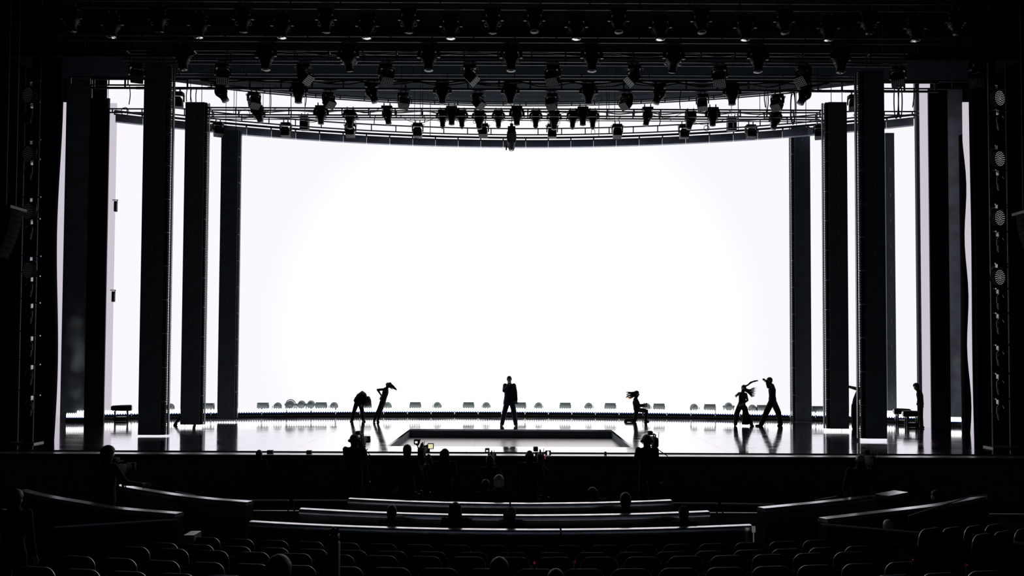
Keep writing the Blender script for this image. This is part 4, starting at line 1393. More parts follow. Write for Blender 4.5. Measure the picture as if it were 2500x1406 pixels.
        for sd in (-1, 1):
            s.cap('ear', P(sd * 0.078, -0.01, -0.02), P(sd * 0.084, -0.018, 0.018), 0.012, 0.015, M_SKIN)
            s.cap('cheek', P(sd * 0.04, 0.06, -0.03), P(sd * 0.035, 0.06, -0.04), 0.022, 0.02, M_SKIN)

    def done(s, name='person', group=None):
        o = link(name, s.mb.mesh(name, M_CLOTH, True, True))
        o['label'] = s.label; o['category'] = 'person'
        if group:
            o['group'] = group
        s.obj = o
        QUEUE.append(s)
        return s

    def child(s, name, mb, m, smooth=True, label=None):
        """child mesh given in world coordinates (the body is moved to its base afterwards)"""
        o = link(name, mb.mesh(name, m, smooth), s.obj)
        if label:
            o['label'] = label
        return o

    def eyes(s, m=None):
        mb = MB()
        for sd in (-1, 1):
            mb.ball(s.P(sd * 0.031, 0.079, 0.002), 0.011 * s.k, 8)
        s.child('eyes', mb, mat('eye_white', (0.6, 0.6, 0.6), 0.2))

    def hair_short(s, m=M_HAIRB, puff=1.06, low=-0.055, fringe=0.03, bumpy=0.0):
        """a cap of hair over skull, nape and temples; low: hem at the nape, fringe: hem over the brow"""
        mb = MB(); vs = []; fs = []; nu, nv = 24, 10
        rng = random.Random(len(s.label))
        rz = 0.092 * puff
        for j in range(nv + 1):
            t = j / nv
            for i in range(nu):
                a = 2 * PI * i / nu
                front = max(0.0, math.sin(a)) ** 0.7
                zmin = (low - 0.035) * (1 - front) + fringe * front
                if zmin > 0:
                    th = t * math.acos(min(1.0, zmin / rz)); z = rz * math.cos(th); rr = math.sin(th)
                elif t < 0.7:
                    th = t / 0.7 * PI / 2; z = rz * math.cos(th); rr = math.sin(th)
                else:
                    u = (t - 0.7) / 0.3; z = zmin * u; rr = 1 - 0.16 * u * u
                q = puff * (1 + bumpy * (rng.random() - 0.5))
                vs.append(s.P(0.081 * rr * q * math.cos(a), -0.012 + 0.101 * rr * q * math.sin(a), z + 0.035))
        for j in range(nv):
            for i in range(nu):
                i2 = (i + 1) % nu
                fs.append((j * nu + i, j * nu + i2, (j + 1) * nu + i2, (j + 1) * nu + i))
        mb.add(vs, fs)
        o = s.child('hair', mb, m)
        md = o.modifiers.new('thick', 'SOLIDIFY'); md.thickness = 0.014; md.offset = -0.6
        return o

    def hair_locks(s, guides, m, r=0.012, spread=0.05, n=5, name='hair', seed=1):
        """locks of hair along guide lines (world points), joined into one part"""
        mb = MB(); rng = random.Random(seed)
        for g in guides:
            g = [Vector(p) for p in g]
            for q in range(n):
                off = [Vector((rng.uniform(-1, 1), rng.uniform(-1, 1), rng.uniform(-1, 1))) * spread * (0.25 + 0.75 * i / (len(g) - 1)) for i in range(len(g))]
                pts = []
                for i in range(len(g) - 1):
                    a, b = g[max(i - 1, 0)], g[min(i + 2, len(g) - 1)]
                    for w in range(4):
                        u = w / 4
                        p = 0.5 * ((2 * g[i]) + (g[i + 1] - a) * u + (2 * a - 5 * g[i] + 4 * g[i + 1] - b) * u * u + (3 * g[i] - a - 3 * g[i + 1] + b) * u ** 3)
                        pts.append(p + off[i].lerp(off[i + 1], u))
                pts.append(g[-1] + off[-1])
                rr = [r * (1.0 - 0.85 * (i / (len(pts) - 1)) ** 1.4) for i in range(len(pts))]
                mb.tube(pts, rr, 5)
        return s.child(name, mb, m)

    def headphones(s):
        mb = MB()
        pts = [s.P(0.098 * math.cos(a), -0.005, 0.02 + 0.115 * math.sin(a)) for a in [PI * i / 12 for i in range(13)]]
        mb.tube(pts, 0.011 * s.k, 6)
        for sd in (-1, 1):
            capsule(mb, s.P(sd * 0.085, -0.005, -0.005), s.P(sd * 0.108, -0.005, -0.005), 0.04 * s.k, 0.036 * s.k)
        mb.tube([s.P(-0.1, 0.0, -0.03), s.P(-0.09, 0.07, -0.07), s.P(-0.04, 0.11, -0.075)], 0.006 * s.k, 6)
        s.child('headphones', mb, M_FIX)

    def cap_hat(s, m):
        mb = MB(); r, f, u = s.hf
        R = Matrix((r, f, u)).transposed().to_4x4()
        mb.lathe([(0.088, -0.005), (0.090, 0.03), (0.083, 0.075), (0.055, 0.105), (0.012, 0.118)], 18, Matrix.Translation(s.P(0, -0.01, 0.025)) @ R @ Matrix.Diagonal((s.k, s.k * 1.12, s.k, 1)))
        s.child('cap', mb, m)
        b = MB()
        b.prism([(-0.075, 0.06), (0.075, 0.06), (0.065, 0.13), (0.0, 0.165), (-0.065, 0.13)], 2, 0.0, 0.008, Matrix.Translation(s.P(0, 0.0, 0.03)) @ R @ Matrix.Scale(s.k, 4))
        s.child('visor', b, m)


def finish_people():
    for s in QUEUE:
        o = s.obj
        r = o.modifiers.new('fuse', 'REMESH'); r.mode = 'VOXEL'; r.voxel_size = s.voxel
        sm = o.modifiers.new('soften', 'SMOOTH'); sm.factor = 0.5; sm.iterations = 3
    bpy.context.view_layer.update()
    dg = bpy.context.evaluated_depsgraph_get()
    for s in QUEUE:
        o = s.obj
        me = bpy.data.meshes.new_from_object(o.evaluated_get(dg))
        nf = len(me.polygons)
        cen = np.empty(nf * 3); me.polygons.foreach_get('center', cen); cen = cen.reshape(-1, 3)
        ms = []
        best = np.full(nf, 1e9); idx = np.zeros(nf, int)
        for a, b, ra, rb, m in s.prim:
            if m not in ms:
                ms.append(m)
            a_, b_ = np.array(a), np.array(b); d = b_ - a_
            t = np.clip(((cen - a_) @ d) / max(1e-9, d @ d), 0, 1)
            dist = np.linalg.norm(cen - (a_ + t[:, None] * d), axis=1) - (ra + (rb - ra) * t)
            w = dist < best
            best[w] = dist[w]; idx[w] = ms.index(m)
        me.materials.clear()
        for m in ms:
            me.materials.append(m)
        me.polygons.foreach_set('material_index', idx.astype(np.int32))
        me.polygons.foreach_set('use_smooth', [True] * nf)
        # origin to the feet
        v = np.empty(len(me.vertices) * 3); me.vertices.foreach_get('co', v)
        v = v.reshape(-1, 3) - np.array(s.base); me.vertices.foreach_set('co', v.ravel())
        me.update()
        o.modifiers.clear()
        old = o.data; o.data = me; bpy.data.meshes.remove(old)
        me.name = 'body'
        o.location = s.base
        for ch in o.children:
            ch.location = -s.base


# ------------------------------------------------------------------ joints
def stage_joints(Y, px):
    """px: name -> (x, y[, depth offset]) in photo pixels; Y: distance of the figure"""
    return {n: at(v[0], v[1], Y + (v[2] if len(v) > 2 else 0.0)) for n, v in px.items()}


def foot_y(x, y):
    return on(x, y, STAGE).y


def standing(base, h=1.78, rz=0.0, lean=0.0, **over):
    """a relaxed standing figure at base (feet), facing +y turned by rz; overrides are local metres"""
    k = h / 1.78
    L = dict(head=(0, 0.035, 1.66), neck=(0, 0.0, 1.53), chest=(0, 0.0, 1.27), waist=(0, 0.01, 1.08), hl=(-0.09, 0, 0.93), hr=(0.09, 0, 0.93),
             sl=(-0.19, 0, 1.475), sr=(0.19, 0, 1.475), el=(-0.25, -0.02, 1.14), er=(0.25, -0.02, 1.14), wl=(-0.25, 0.08, 0.90), wr=(0.25, 0.08, 0.90),
             kl=(-0.11, 0.03, 0.50), kr=(0.11, 0.03, 0.50), al=(-0.12, -0.02, 0.075), ar=(0.12, -0.02, 0.075), tl=(-0.14, 0.15, 0.026), tr=(0.14, 0.15, 0.026))
    L.update(over)
    R = Matrix.Rotation(rz, 3, 'Z')
    return {n: Vector(base) + R @ (Vector(p) * k) for n, p in L.items()}, k


def seated(base, head_h=1.30, rz=0.0, **over):
    """a figure on a 0.45 m seat facing +y; base is the floor point below the hips"""
    k = head_h / 1.275
    L = dict(head=(0, 0.035, 1.16), neck=(0, -0.01, 1.04), chest=(0, -0.05, 0.80), waist=(0, -0.04, 0.64), hl=(-0.09, 0, 0.53), hr=(0.09, 0, 0.53),
             sl=(-0.19, -0.03, 0.985), sr=(0.19, -0.03, 0.985), el=(-0.24, 0.05, 0.70), er=(0.24, 0.05, 0.70), wl=(-0.12, 0.22, 0.63), wr=(0.12, 0.22, 0.63),
             kl=(-0.12, 0.37, 0.52), kr=(0.12, 0.37, 0.52), al=(-0.12, 0.24, 0.085), ar=(0.12, 0.24, 0.085), tl=(-0.12, 0.38, 0.035), tr=(0.12, 0.38, 0.035))
    L.update(over)
    R = Matrix.Rotation(rz, 3, 'Z')
    return {n: Vector(base) + R @ (Vector(p) * k) for n, p in L.items()}, k


# ------------------------------------------------------------------ on stage
# singer in the middle, microphone at the mouth
Y = foot_y(1243, 1040)
J = stage_joints(Y, dict(head=(1243.3, 926.5, -0.02), neck=(1243.5, 935.5), chest=(1244, 952), waist=(1244, 967), sl=(1233.2, 941), sr=(1254.5, 941), el=(1231, 953.5, -0.16), wl=(1239.5, 943, -0.25),
                         fl=(1243, 938, -0.24), er=(1258.5, 958, -0.02), wr=(1260.5, 976, -0.05), fr=(1261.5, 984, -0.05), hl=(1238.5, 980), hr=(1249.5, 980), kl=(1231.5, 1008, -0.06), kr=(1255.5, 1009, -0.06),
                         al=(1225.5, 1034.5), ar=(1259, 1035.5), tl=(1222.5, 1037.6, -0.18), tr=(1261.5, 1038.6, -0.18)))
s = Person('person in a long dark suit singing into a microphone at centre stage', J, 1.02, (0, -1, -0.02), voxel=0.011, ground=STAGE, cloth=M_SUIT, loose=0.034, arms=1.15, neck=M_SKIN).done()
s.hair_short(M_HAIRB, 1.05); s.eyes()
hem = MB(); vs = []
c0 = (J['sl'] + J['sr']) / 2
rngs = [(c0 + Vector((0, 0, 0.0)), 0.195, 0.115), (c0 + Vector((0, 0, -0.12)), 0.20, 0.14), (J['chest'], 0.195, 0.14), (J['waist'], 0.19, 0.135), (J['waist'] + Vector((0, 0, -0.14)), 0.215, 0.15), ((J['hl'] + J['hr']) / 2 + Vector((0, 0, -0.10)), 0.235, 0.165)]
for c, rx, ry in rngs:
    for q in range(20):
        a = 2 * PI * q / 20 - PI / 2 + 0.12
        gap = 0.0
        vs.append(c + Vector((rx * math.cos(a), ry * math.sin(a), 0)))
fs = []
for i in range(len(rngs) - 1):
    for q in range(19):
        fs.append((i * 20 + q, i * 20 + q + 1, (i + 1) * 20 + q + 1, (i + 1) * 20 + q))
hem.add(vs, fs)
jk = s.child('jacket', hem, M_SUIT, label='long dark blue suit jacket')
md = jk.modifiers.new('thick', 'SOLIDIFY'); md.thickness = 0.014
mic_p = at(1243.2, 933.5, Y - 0.20)
t = thing('microphone', 'hand held microphone at the mouth of the singer at centre stage', 'microphone', mic_p)
part('grille', MB().ball((0, 0, 0), 0.027, 12), mat('mic_grille', (0.5, 0.5, 0.52), 0.35, 0.9), t)
part('handle', MB().lathe([(0.02, -0.02), (0.018, -0.06), (0.012, -0.20)], 12, Matrix.Rotation(0.5, 4, 'Y') @ Matrix.Rotation(-0.45, 4, 'X')), M_FIX, t)

# woman bent double, hair falling
Y = foot_y(872, 1029)
J = stage_joints(Y, dict(head=(893.5, 977, -0.05), neck=(893.5, 966.5), chest=(887.5, 963.5), waist=(878.5, 969), sl=(889.5, 966, -0.17), sr=(890.5, 965, 0.17), el=(891, 979, -0.2), wl=(886, 985, -0.17), er=(893, 979, 0.2), wr=(889, 986, 0.17),
                         hl=(872.0, 981, -0.07), hr=(878, 981, 0.07), kl=(865.5, 1001, -0.14), kr=(884.0, 1001, -0.1), al=(859.5, 1022, -0.05), ar=(886.5, 1022, 0.05), tl=(855.8, 1025, -0.12), tr=(891.5, 1025, -0.1)))
s = Person('person bent double at the waist with auburn hair hanging down', J, 1.0, (0.35, -0.2, -1), Vector((0.9, 0, -0.3)), voxel=0.011, ground=STAGE, cloth=M_CLOTH, loose=0.02, girth=1.42, arms=1.2).done()
s.hair_short(M_HAIRB, 1.08, low=-0.09)
hd = J['head']
s.hair_locks([[hd + Vector((dx, dy, 0.14)), hd + Vector((dx * 1.4 + 0.02, dy * 1.3, -0.02)), hd + Vector((dx * 1.5 + 0.01, dy * 1.4, -0.22))] for dx in (-0.08, -0.03, 0.03, 0.09) for dy in (-0.09, 0.07)], M_HAIRB, 0.024, 0.04, 6, seed=4)
s.hair_locks([[hd + Vector((dx, dy, 0.02)), hd + Vector((dx * 1.4 + 0.03, dy * 1.3, -0.10)), hd + Vector((dx * 1.5 + 0.01, dy * 1.4, -0.24))] for dx in (0.0, 0.06) for dy in (-0.13, 0.0)], M_HAIRR, 0.016, 0.04, 5, seed=5)

# woman arching, hair thrown back
Y = foot_y(917, 1031)
J = stage_joints(Y, dict(head=(948.8, 939.3), neck=(944.5, 947.5), chest=(941, 958), waist=(937.5, 971), sl=(938.0, 950.5, -0.14), sr=(945.5, 952, 0.14), el=(922, 951.5, -0.22), wl=(929, 962.5, -0.15), fl=(932.5, 968, -0.1), er=(936, 961, 0.24), wr=(932, 968, 0.2),
                         hl=(932.0, 985, -0.08), hr=(934, 986, 0.08), kl=(921, 1008, -0.08), kr=(928, 1008, 0.1), al=(913.5, 1024.5, -0.06), ar=(922.5, 1026, 0.1), tl=(911.8, 1029.3, -0.1), tr=(925.3, 1030.6, 0.05)))
s = Person('slim person arching backwards with hands on hips and hair swinging right', J, 0.97, (-0.2, -0.2, 0.9), Vector((0.45, 0, 0.9)), voxel=0.011, ground=STAGE, arms=0.9, girth=1.0, loose=0.008).done()
s.hair_short(M_HAIRB, 1.06, low=-0.08)
s.hair_locks([[at(946 + i, 935 + i * 2, Y), at(955, 938.5 + i * 2.4, Y), at(962, 944 + i * 1.8, Y), at(968.5, 951.2 + i * 0.5, Y)] for i in range(3)], M_HAIRB, 0.022, 0.03, 5, seed=2)
s.hair_locks([[at(951, 944 + i, Y), at(955, 945.5 + i, Y), at(959, 948.0 + i * 1.2, Y)] for i in range(3)], M_BLOND, 0.012, 0.03, 6, seed=3)

# woman on one knee
Y = foot_y(1553, 1030)
J = stage_joints(Y, dict(head=(1554.8, 961.5), neck=(1552.8, 971), chest=(1552.6, 982), waist=(1553.5, 991), sl=(1552.5, 975.5, -0.15), sr=(1551.5, 975.5, 0.15), el=(1560.5, 990, -0.2), wl=(1571, 988, -0.14), fl=(1577, 986.5, -0.12), er=(1562, 991, 0.18), wr=(1571, 991, 0.14), fr=(1577, 991, 0.12),
                         hl=(1554.5, 1000, -0.08), hr=(1556.5, 1000, 0.08), kl=(1550, 1025.5, -0.1), kr=(1578, 1003.5, 0.1), al=(1528.5, 1022.5, -0.1), ar=(1576.5, 1025, 0.1), tl=(1525, 1027.5, -0.1), tr=(1584, 1028.2, 0.08)))
s = Person('person kneeling on one knee in profile with blond hair flying left', J, 0.98, (1, -0.15, 0), Vector((0.1, 0, 1)), voxel=0.011, ground=STAGE, loose=0.018, girth=1.18, arms=1.1).done()
s.hair_short(M_HAIRB, 1.06, low=-0.07)
s.hair_locks([[at(1552, 957 + i * 2.5, Y), at(1544, 957.5 + i * 2.6, Y), at(1535, 958 + i * 2.2, Y), at(1527.5 + (i % 2) * 3, 957.5 + i * 3.2, Y)] for i in range(5)], M_HAIRB, 0.018, 0.035, 5, seed=6)
s.hair_locks([[at(1549, 966 + i, Y), at(1541, 969 + i * 1.2, Y), at(1530 + i * 2, 969 + i * 2.2, Y)] for i in range(3)], M_BLOND, 0.013, 0.03, 6, seed=7)

# woman with flying hair, wide trousers
Y = foot_y(1815, 1040)
J = stage_joints(Y, dict(head=(1815.5, 948), neck=(1813.5, 957.5), chest=(1812.5, 968), waist=(1811.5, 981), sl=(1804.5, 960, -0.06), sr=(1821, 961.5, 0.06), el=(1797, 966.5, -0.1), wl=(1796.2, 966.8, -0.28), er=(1825, 977, 0.02), wr=(1812, 987, -0.14), fr=(1806, 990, -0.16),
                         hl=(1806, 992), hr=(1814.5, 992), kl=(1797.5, 1012, -0.06), kr=(1823.5, 1012, -0.04), al=(1795.5, 1034.5), ar=(1834.5, 1033), tl=(1793.5, 1038, -0.14), tr=(1839.5, 1036.8, -0.1)))
s = Person('person in wide trousers dancing with long dark hair whipping to the right', J, 1.0, (-0.5, -0.8, -0.1), Vector((0.15, 0, 1)), voxel=0.011, ground=STAGE, loose=0.030, arms=0.72, skin_arms=True, girth=0.9).done()
s.hair_short(M_HAIRB, 1.07, low=-0.08)
s.hair_locks([[at(1817, 941 + i, Y), at(1824, 940 + i, Y), at(1833, 933.5 + i * 0.6, Y), at(1842, 930 + i * 0.4, Y), at(1850.5, 929, Y)] for i in range(3)], M_HAIRB, 0.011, 0.035, 9, seed=8)
s.hair_locks([[at(1819, 948 + 1.5 * i, Y), at(1828, 951 + 2.2 * i, Y), at(1836, 949 + 4.5 * i, Y), at(1844 - i, 947 + 5.0 * i, Y)] for i in range(5)], M_HAIRB, 0.015, 0.055, 8, seed=9)
sk = MB()
sk.lathe([(0.02, 0.02), (0.08, -0.04), (0.12, -0.14), (0.145, -0.35), (0.16, -0.68), (0.15, -0.69)], 18, Matrix.Translation((J['hl'] + J['hr']) / 2 + Vector((0.15, 0.02, 0.02))), sx=0.85, sy=0.7)
s.child('skirt_panel', sk, M_CLOTH)

# man striding left, hand to brow
Y = foot_y(1882, 1040)
J = stage_joints(Y, dict(head=(1878.3, 929.5), neck=(1881, 938.5), chest=(1885, 952), waist=(1885.5, 966), sl=(1883.5, 943, -0.17), sr=(1885, 943, 0.17), el=(1876, 944, -0.34), wl=(1872, 930, -0.26), fl=(1865.5, 927, -0.2), er=(1889, 957, 0.24), wr=(1887, 972, 0.2),
                         hl=(1884, 980, -0.08), hr=(1888, 980, 0.08), kl=(1871, 1007, -0.08), kr=(1900, 1007, 0.1), al=(1858.5, 1028.5, -0.08), ar=(1905.5, 1032.5, 0.1), tl=(1845.5, 1033.3, -0.08), tr=(1899, 1037.5, 0.06)))
s = Person('person with short hair striding left with one hand raised to the brow', J, 1.03, (-1, -0.1, -0.05), Vector((-0.12, 0, 1)), voxel=0.011, ground=STAGE, loose=0.048, arms=1.0, girth=1.12).done()
s.hair_short(M_HAIRB, 1.04)

# dancer seen between two right columns
Y = foot_y(2086, 1047)
J = stage_joints(Y, dict(head=(2107, 940), neck=(2103.5, 949.5), chest=(2096, 963), waist=(2090, 976), sl=(2098.5, 951.5, -0.12), sr=(2102, 953, 0.14), el=(2084, 947, -0.12), wl=(2070.5, 943.5, -0.12), er=(2112, 968, 0.2), wr=(2118, 980, 0.15),
                         hl=(2087, 990, -0.08), hr=(2091, 990, 0.08), kl=(2086, 1016, -0.1), kr=(2091, 1016, 0.08), al=(2086, 1041.5, -0.06), ar=(2092, 1042, 0.1), tl=(2083, 1045, -0.12), tr=(2096, 1045.5, 0.08)))
s = Person('person leaning forward with an arm stretched out between two right columns', J, 1.02, (1, 0, -0.1), Vector((0.4, 0, 1)), voxel=0.011, ground=STAGE, loose=0.055, arms=0.85, skin_arms=True).done()
s.hair_short(M_HAIRB, 1.05)

# person in the right wing
Y = foot_y(2250, 1046)
J = stage_joints(Y, dict(head=(2236.8, 944.5), neck=(2240.5, 953), chest=(2245.5, 965), waist=(2247, 976), sl=(2243, 957, -0.15), sr=(2245, 957, 0.15), el=(2242.5, 972, -0.24), wl=(2240.5, 982, -0.3), er=(2251, 972, 0.2), wr=(2252, 986, 0.12),
                         hl=(2245.5, 988, -0.08), hr=(2248, 988, 0.08), kl=(2246.5, 1015, -0.08), kr=(2249.5, 1015, 0.08), al=(2248.5, 1040.5, -0.08), ar=(2252, 1041, 0.08), tl=(2243, 1044, -0.1), tr=(2247.5, 1044.5, 0.08)))
s = Person('person with a round hairstyle standing in the right wing beside dark machines', J, 0.97, (-1, -0.3, -0.1), Vector((-0.1, 0, 1)), voxel=0.012, ground=STAGE).done()
s.hair_short(M_HAIRB, 1.28, low=-0.08, bumpy=0.06)

# dancer mostly behind the middle left column
Y = foot_y(455, 1038)
J = stage_joints(Y, dict(head=(466, 944), neck=(466, 953), chest=(465, 966), waist=(464, 978), sl=(457, 957), sr=(475, 957), el=(453, 972), wl=(453, 986, -0.1), er=(479, 972), wr=(480, 986, -0.1),
                         hl=(459, 990), hr=(470, 990), kl=(449, 1008, -0.05), kr=(473, 1012), al=(429, 1021, -0.05), ar=(474, 1033), tl=(424.5, 1033, -0.05), tr=(477, 1036, -0.12)))
s = Person('person mostly hidden behind the middle left column, one leg stretched out left', J, 0.98, (0.2, -1, 0), voxel=0.014, ground=STAGE, loose=0.01).done()
s.hair_short(M_HAIRB, 1.05)

# ------------------------------------------------------------------ crew in front of the stage
def crew(label, px, top, Y, h, zf=TER, rz=0.0, hair=None, girth=1.0, voxel=0.016, cloth=M_CLOTH, phones=False, puff=1.1, low=-0.085, **over):
    q = at(px, top, Y)
    h = (q.z - zf) if h is None else h
    J, k = standing((q.x, Y, zf), h, rz, **over)
    d = Matrix.Rotation(rz, 3, 'Z') @ Vector((0, 1, 0))
    s = Person(label, J, k, d, voxel=voxel, cloth=cloth, loose=0.01, girth=girth, neck_r=0.078).done()
    if hair is not None:
        s.hair_short(hair, puff, low)
    if phones:
        s.headphones()
    return s


ARM_CAM = dict(el=(-0.22, 0.20, 1.22), er=(0.24, 0.18, 1.22), wl=(-0.05, 0.40, 1.36), wr=(0.16, 0.42, 1.36))
crew('camera operator with headphones below the left part of the stage', 865, 1062, 18.85, None, hair=M_HAIRB, phones=True, girth=1.2, **ARM_CAM)
crew('camera operator with headphones below the right end of the stage lift', 1580, 1063, 18.85, None, hair=M_HAIRB, phones=True, girth=1.15, **ARM_CAM)
crew('person with bushy hair standing left of the tall camera rig', 994, 1087, 17.7, None, hair=M_HAIRB, puff=1.12, low=-0.09, **dict(el=(-0.26, -0.02, 1.14), er=(0.26, 0.10, 1.20), wr=(0.30, 0.36, 1.30)))
w = crew('person with long hair reaching to the tall camera rig', 1086, 1097, 17.5, None, hair=M_HAIRB, low=-0.1, **dict(el=(-0.28, 0.16, 1.36), wl=(-0.36, 0.36, 1.52), er=(0.24, 0.05, 1.15), wr=(0.20, 0.25, 1.05)))
w.hair_locks([[w.P(x, -0.07, 0.08), w.P(x * 1.15, -0.125, -0.06), w.P(x * 1.3 + 0.02, -0.15, -0.25), w.P(x * 1.2 + 0.05, -0.14, -0.42)] for x in (-0.07, -0.035, 0, 0.035, 0.07)], M_HAIRB, 0.024, 0.025, 6, seed=11)
crew('crouching camera operator in dark clothes left of the seated fair haired person', 1196, 1113, 17.4, None, hair=M_HAIRB, girth=1.1, **ARM_CAM)
crew('broad shaven headed camera operator right of centre below the stage', 1293, 1099, 17.2, None, girth=1.25, sl=(-0.205, 0, 1.48), sr=(0.205, 0, 1.48), el=(-0.27, 0.05, 1.14), er=(0.28, 0.16, 1.18), wr=(0.26, 0.40, 1.26), wl=(-0.15, 0.3, 1.1))
crew('shaven headed camera operator standing behind the right low wall', 2101, 1110, 16.1, None, rz=-0.1, girth=1.2, sl=(-0.205, 0, 1.48), sr=(0.205, 0, 1.48), el=(-0.28, 0.05, 1.14), er=(0.27, 0.18, 1.2), wr=(0.22, 0.42, 1.3), wl=(-0.2, 0.3, 1.02))
crew('hooded camera operator standing at the left end of the low wall', 260, 1090, 15.1, None, rz=-0.5, hair=M_HAIRB, puff=1.15, low=-0.1, girth=1.15, er=(0.28, 0.15, 1.2), wr=(0.30, 0.42, 1.14))
crew('person standing in the pit, only the head above the stage ledge', 632, 1099.5, 20.9, None, zf=0.0, hair=M_HAIRB, puff=1.08)
crew('large dark person with glinting shoulder at the far left edge', 35, 1197, 10.4, None, zf=EYE + ROWS[3][1] - 0.9, hair=M_HAIRB, low=-0.05)


def sitter(label, px, top, Y, zf=TER, hair=M_HAIRB, puff=1.1, low=-0.09, rz=0.0, bumpy=0.07, cloth=M_CLOTH, **over):
    q = at(px, top, Y)
    hh = min(1.55, q.z - zf)
    J, k = seated((q.x, Y - 0.03, zf), hh, rz, **over)
    # keep the human scale; taller results sit on a higher cushion
    d = Matrix.Rotation(rz, 3, 'Z') @ Vector((0, 1, 0))
    s = Person(label, J, min(k, 1.06), d, voxel=0.018, loose=0.01, cloth=cloth, neck_r=0.080).done()
    if hair is not None:
        s.hair_short(hair, puff, low, bumpy=bumpy)
    return s


sitter('seated person with short fair hair in front of the dark camera operator', 1218, 1161, 16.0, hair=M_GREYH, puff=1.12, bumpy=0.07)
sitter('seated person with pale hair half hidden left of the fair haired one', 1186, 1172, 16.75, hair=M_HAIRB, puff=1.08)
sitter('seated person leaning to the right beyond the front banquette', 1456, 1189, 15.95, rz=0.35, head=(-0.06, 0.03, 1.15), hair=M_HAIRB)
sitter('person with curly hair sitting on the middle banquette, right half', 1527, 1206, 14.72, puff=1.2, low=-0.09, bumpy=0.10)
sitter('person with dark hair sitting behind the left part of the long ledge', 957, 1235, 14.02, puff=1.1)
w = sitter('person with long straight hair sitting before the left ledge', 1112, 1228, 14.0, puff=1.08, low=-0.1)
w.hair_locks([[w.P(x, -0.05, 0.09), w.P(x * 1.2, -0.115, -0.04), w.P(x * 1.45 + 0.015, -0.14, -0.2), w.P(x * 1.6 + 0.05, -0.14, -0.34)] for x in (-0.075, -0.05, -0.02, 0.02, 0.05, 0.075)], M_HAIRB, 0.026, 0.02, 6, seed=12)
c = sitter('person in a cap sitting at the gap of the middle banquettes', 1248, 1241, 13.9, hair=None)
c.cap_hat(mat('grey_cap_cloth', (0.16, 0.16, 0.17), 0.8))
c = sitter('person in a dark cap sitting behind the right part of the long ledge', 1669, 1238, 14.0, hair=M_HAIRB)
c.cap_hat(M_CLOTH)
sitter('person in profile sitting at the far right low wall', 2288, 1198, 15.8, rz=0.9, zf=TER, puff=1.08)
sitter('person with grey hair sitting behind the right slanting rail', 2168, 1271, 13.35, hair=M_GREYH, zf=TER)
sitter('dark curly head at the bottom edge, left', 680, 1365, 7.15, zf=EYE + ROWS[5][1] - 0.9 + 0.1, puff=1.3, low=-0.1, bumpy=0.06)
sitter('dark round head at the bottom edge, middle', 1219, 1366, 7.9, zf=EYE + ROWS[5][1] - 0.9, puff=1.15)
sitter('dark head just showing at the bottom edge, right of the middle', 1357, 1393, 7.8, zf=EYE + ROWS[5][1] - 0.9, puff=1.1, bumpy=0.05)
finish_people()
# ================================================================== CAMERAS AND SMALL GEAR
M_CAMB = mat('camera_body', (0.006, 0.006, 0.007), 0.7, ior=1.2)
M_MON = emitter('viewfinder_glow', (0.95, 1.0, 0.85), 0.75)
M_MONY = emitter('monitor_glow', (1.0, 0.95, 0.55), 0.8)


def broadcast_camera(label, p, rz=0.0, sc=1.0, glow=None, mon=None, hood=True, tripod=None, red=False):
    """p: middle of the body; lens towards +y (the stage)"""
    t = thing('broadcast_camera', label, 'camera', p, (0, 0, rz)); t.scale = (sc, sc, sc)
    part('body', MB().box((0, 0, 0), (0.13, 0.34, 0.20), ch=0.02), M_CAMB, t)
    ln = part('lens', MB().lathe([(0.055, 0), (0.06, 0.12), (0.075, 0.2), (0.075, 0.3)], 16, Matrix.Translation((0, 0.16, 0.0)) @ Matrix.Rotation(-PI / 2, 4, 'X')), M_CAMB, t)
    part('lens_hood', MB().box((0, 0.50, 0), (0.20, 0.10, 0.15), ch=0.01), M_CAMB, ln)
    part('handle', MB().tube([(0, -0.12, 0.10), (0, -0.12, 0.17), (0, 0.13, 0.17), (0, 0.13, 0.10)], 0.016, 8), M_CAMB, t)
    vf = part('viewfinder', MB().box((-0.10, 0.02, 0.20), (0.10, 0.20, 0.09), ch=0.012), M_CAMB, t)
    if glow:
        part('viewfinder_screen', MB().box((-0.10, -0.085, 0.20), (0.05, 0.006, 0.04)), M_MON, vf, smooth=False)
    if mon:
        m = part('monitor', MB().box((0.17, -0.02, 0.12), (0.12, 0.03, 0.11), ch=0.008), M_CAMB, t)
        part('monitor_screen', MB().box((0.17, -0.037, 0.12), (0.09 if mon == 2 else 0.045, 0.004, 0.08)), M_MONY if mon == 2 else M_MON, m, smooth=False)
        part('monitor_arm', MB().tube([(0.04, 0, 0.10), (0.10, 0, 0.14), (0.15, 0.0, 0.15)], 0.010, 6), M_CAMB, t)
    part('battery', MB().box((0, -0.21, 0.0), (0.11, 0.08, 0.16), ch=0.012), M_CAMB, t)
    part('antenna', MB().cyl((0.05, -0.2, 0.08), (0.07, -0.2, 0.24), 0.006, n=6), M_STEEL, t)
    if red:
        part('tally_light', MB().box((0.10, -0.15, 0.06), (0.02, 0.01, 0.10)), emitter('tally_red', (1, 0.05, 0.12), 0.35), t, smooth=False)
    return t


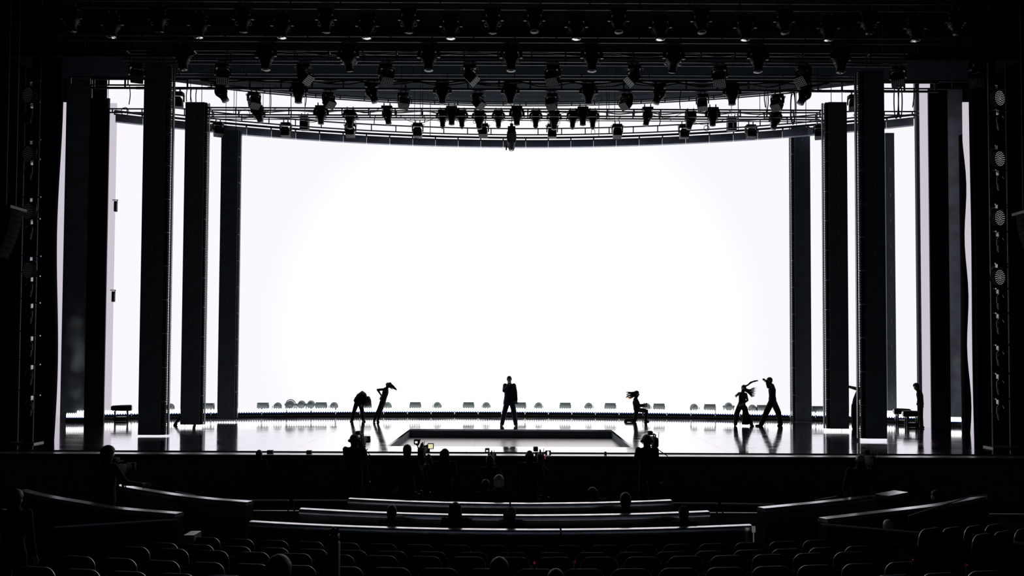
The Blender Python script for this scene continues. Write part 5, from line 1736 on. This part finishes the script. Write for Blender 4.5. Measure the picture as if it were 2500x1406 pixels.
def tripod(label, p, zf, rz=0.3, rad=0.30, handle=True):
    h = p.z - zf
    t = thing('tripod', label, 'tripod', (p.x, p.y, zf), (0, 0, rz))
    hd = part('pan_head', MB().lathe([(0.06, h - 0.16), (0.075, h - 0.10), (0.06, h - 0.03), (0.09, h - 0.02), (0.09, h)], 14), M_CAMB, t)
    if handle:
        part('pan_handle', MB().cyl((0.05, 0, h - 0.06), (0.16, -0.34, h - 0.2), 0.010, n=8), M_CAMB, hd)
    part('spreader', MB().cyl((0, 0, h * 0.35), (0, 0, h * 0.5), 0.03, n=8), M_CAMB, t)
    for i in range(3):
        a = 2 * PI * i / 3
        lg = part('leg', MB().cyl((0.05 * math.cos(a), 0.05 * math.sin(a), h - 0.15), (rad * math.cos(a), rad * math.sin(a), 0.02), 0.022, 0.015, 8), M_CAMB, t)
        part('clamp', MB().ball((0.05 * math.cos(a) * 0.5 + rad * 0.5 * math.cos(a), 0.05 * math.sin(a) * 0.5 + rad * 0.5 * math.sin(a), h * 0.46), 0.03, 8), M_STEEL, lg)
    return t


def shoot(label, px, py, Y, tlabel, zf=TER, **kw):
    p = at(px, py, Y)
    c = broadcast_camera(label, p, **kw)
    if tlabel:
        q = p.copy(); q.z -= 0.10 * kw.get('sc', 1.0) + 0.002
        tripod(tlabel, q, zf)
    return c


shoot('tall camera rig with lit monitor between two standing crew members', 1030, 1104, 18.2, 'black tripod under the tall rig with lit monitor', mon=2, glow=True, sc=1.15)  # glowing viewfinder stands for the bright floor seen through the rig
p = at(1019, 1079, 18.2)
t = thing('eyepiece_hood', 'flared black eyepiece hood on top of the tall camera rig', 'eyepiece', p)
part('hood', MB().lathe([(0.035, -0.07), (0.05, -0.02), (0.07, 0.05), (0.085, 0.06)], 14), M_CAMB, t)
part('arm', MB().tube([(0, 0, -0.07), (0.02, 0, -0.13), (0.05, 0, -0.17)], 0.014, 6), M_CAMB, t)
shoot('camera of the operator with headphones, left part of stage', 884, 1078, 19.28, 'tripod of the left operator with headphones', sc=1.0)
shoot('camera of the operator with headphones, right of the lift', 1598, 1078, 19.28, 'tripod of the right operator with headphones', sc=1.0)
shoot('dark camera with small white screen over the seated fair haired person', 1200, 1121, 17.95, 'tripod of the dark camera above the seated people', glow=True, sc=0.95)
shoot('camera with red light beside the broad shaven headed operator', 1319, 1119, 17.85, 'tripod with pale handle beside the broad operator', mon=1, red=True, sc=1.0)
shoot('camera of the operator behind the right low wall', 2126, 1124, 16.75, 'tripod of the operator behind the right low wall', sc=0.9)
shoot('camera of the hooded operator at the left low wall', 292, 1146, 15.6, 'tripod of the hooded operator at the left low wall', sc=0.9)

# small clamps and monitors along the stage edge
for px, py, w, lab in ((660, 1102, 0.16, 'small black fixture on the stage edge, left'), (1478, 1106, 0.06, 'black microphone stub on the stage edge, right of the lift'), (755, 1102.5, 0.14, 'flat black box on the stage edge, left of the operator')):
    q = on(px, py, STAGE); q.y = FRONT - 0.22
    q = at(px, py, q.y); q.z = STAGE - 0.059
    t = thing('edge_fixture', lab, 'fixture', q)
    part('housing', MB().box((0, 0, 0.06), (w, 0.12, 0.10), ch=0.015), M_FIX, t)
    part('foot', MB().box((0, 0, 0.006), (w * 0.7, 0.16, 0.012)), M_METAL, t, smooth=False)
# cables lying in the stage edge trough
for i, (a, b) in enumerate(((-7.6, -4.5), (-2.4, -0.6), (1.2, 3.1), (4.4, 6.8), (7.5, 9.2))):
    pts = [(a + (b - a) * q / 8, FRONT - 0.22 - 0.10 * math.sin(q * 1.3 + i), STAGE - 0.045) for q in range(9)]
    cable('black cable lying on the pale ledge at the stage front, %s from the left' % ORD[i], pts, 0.015)
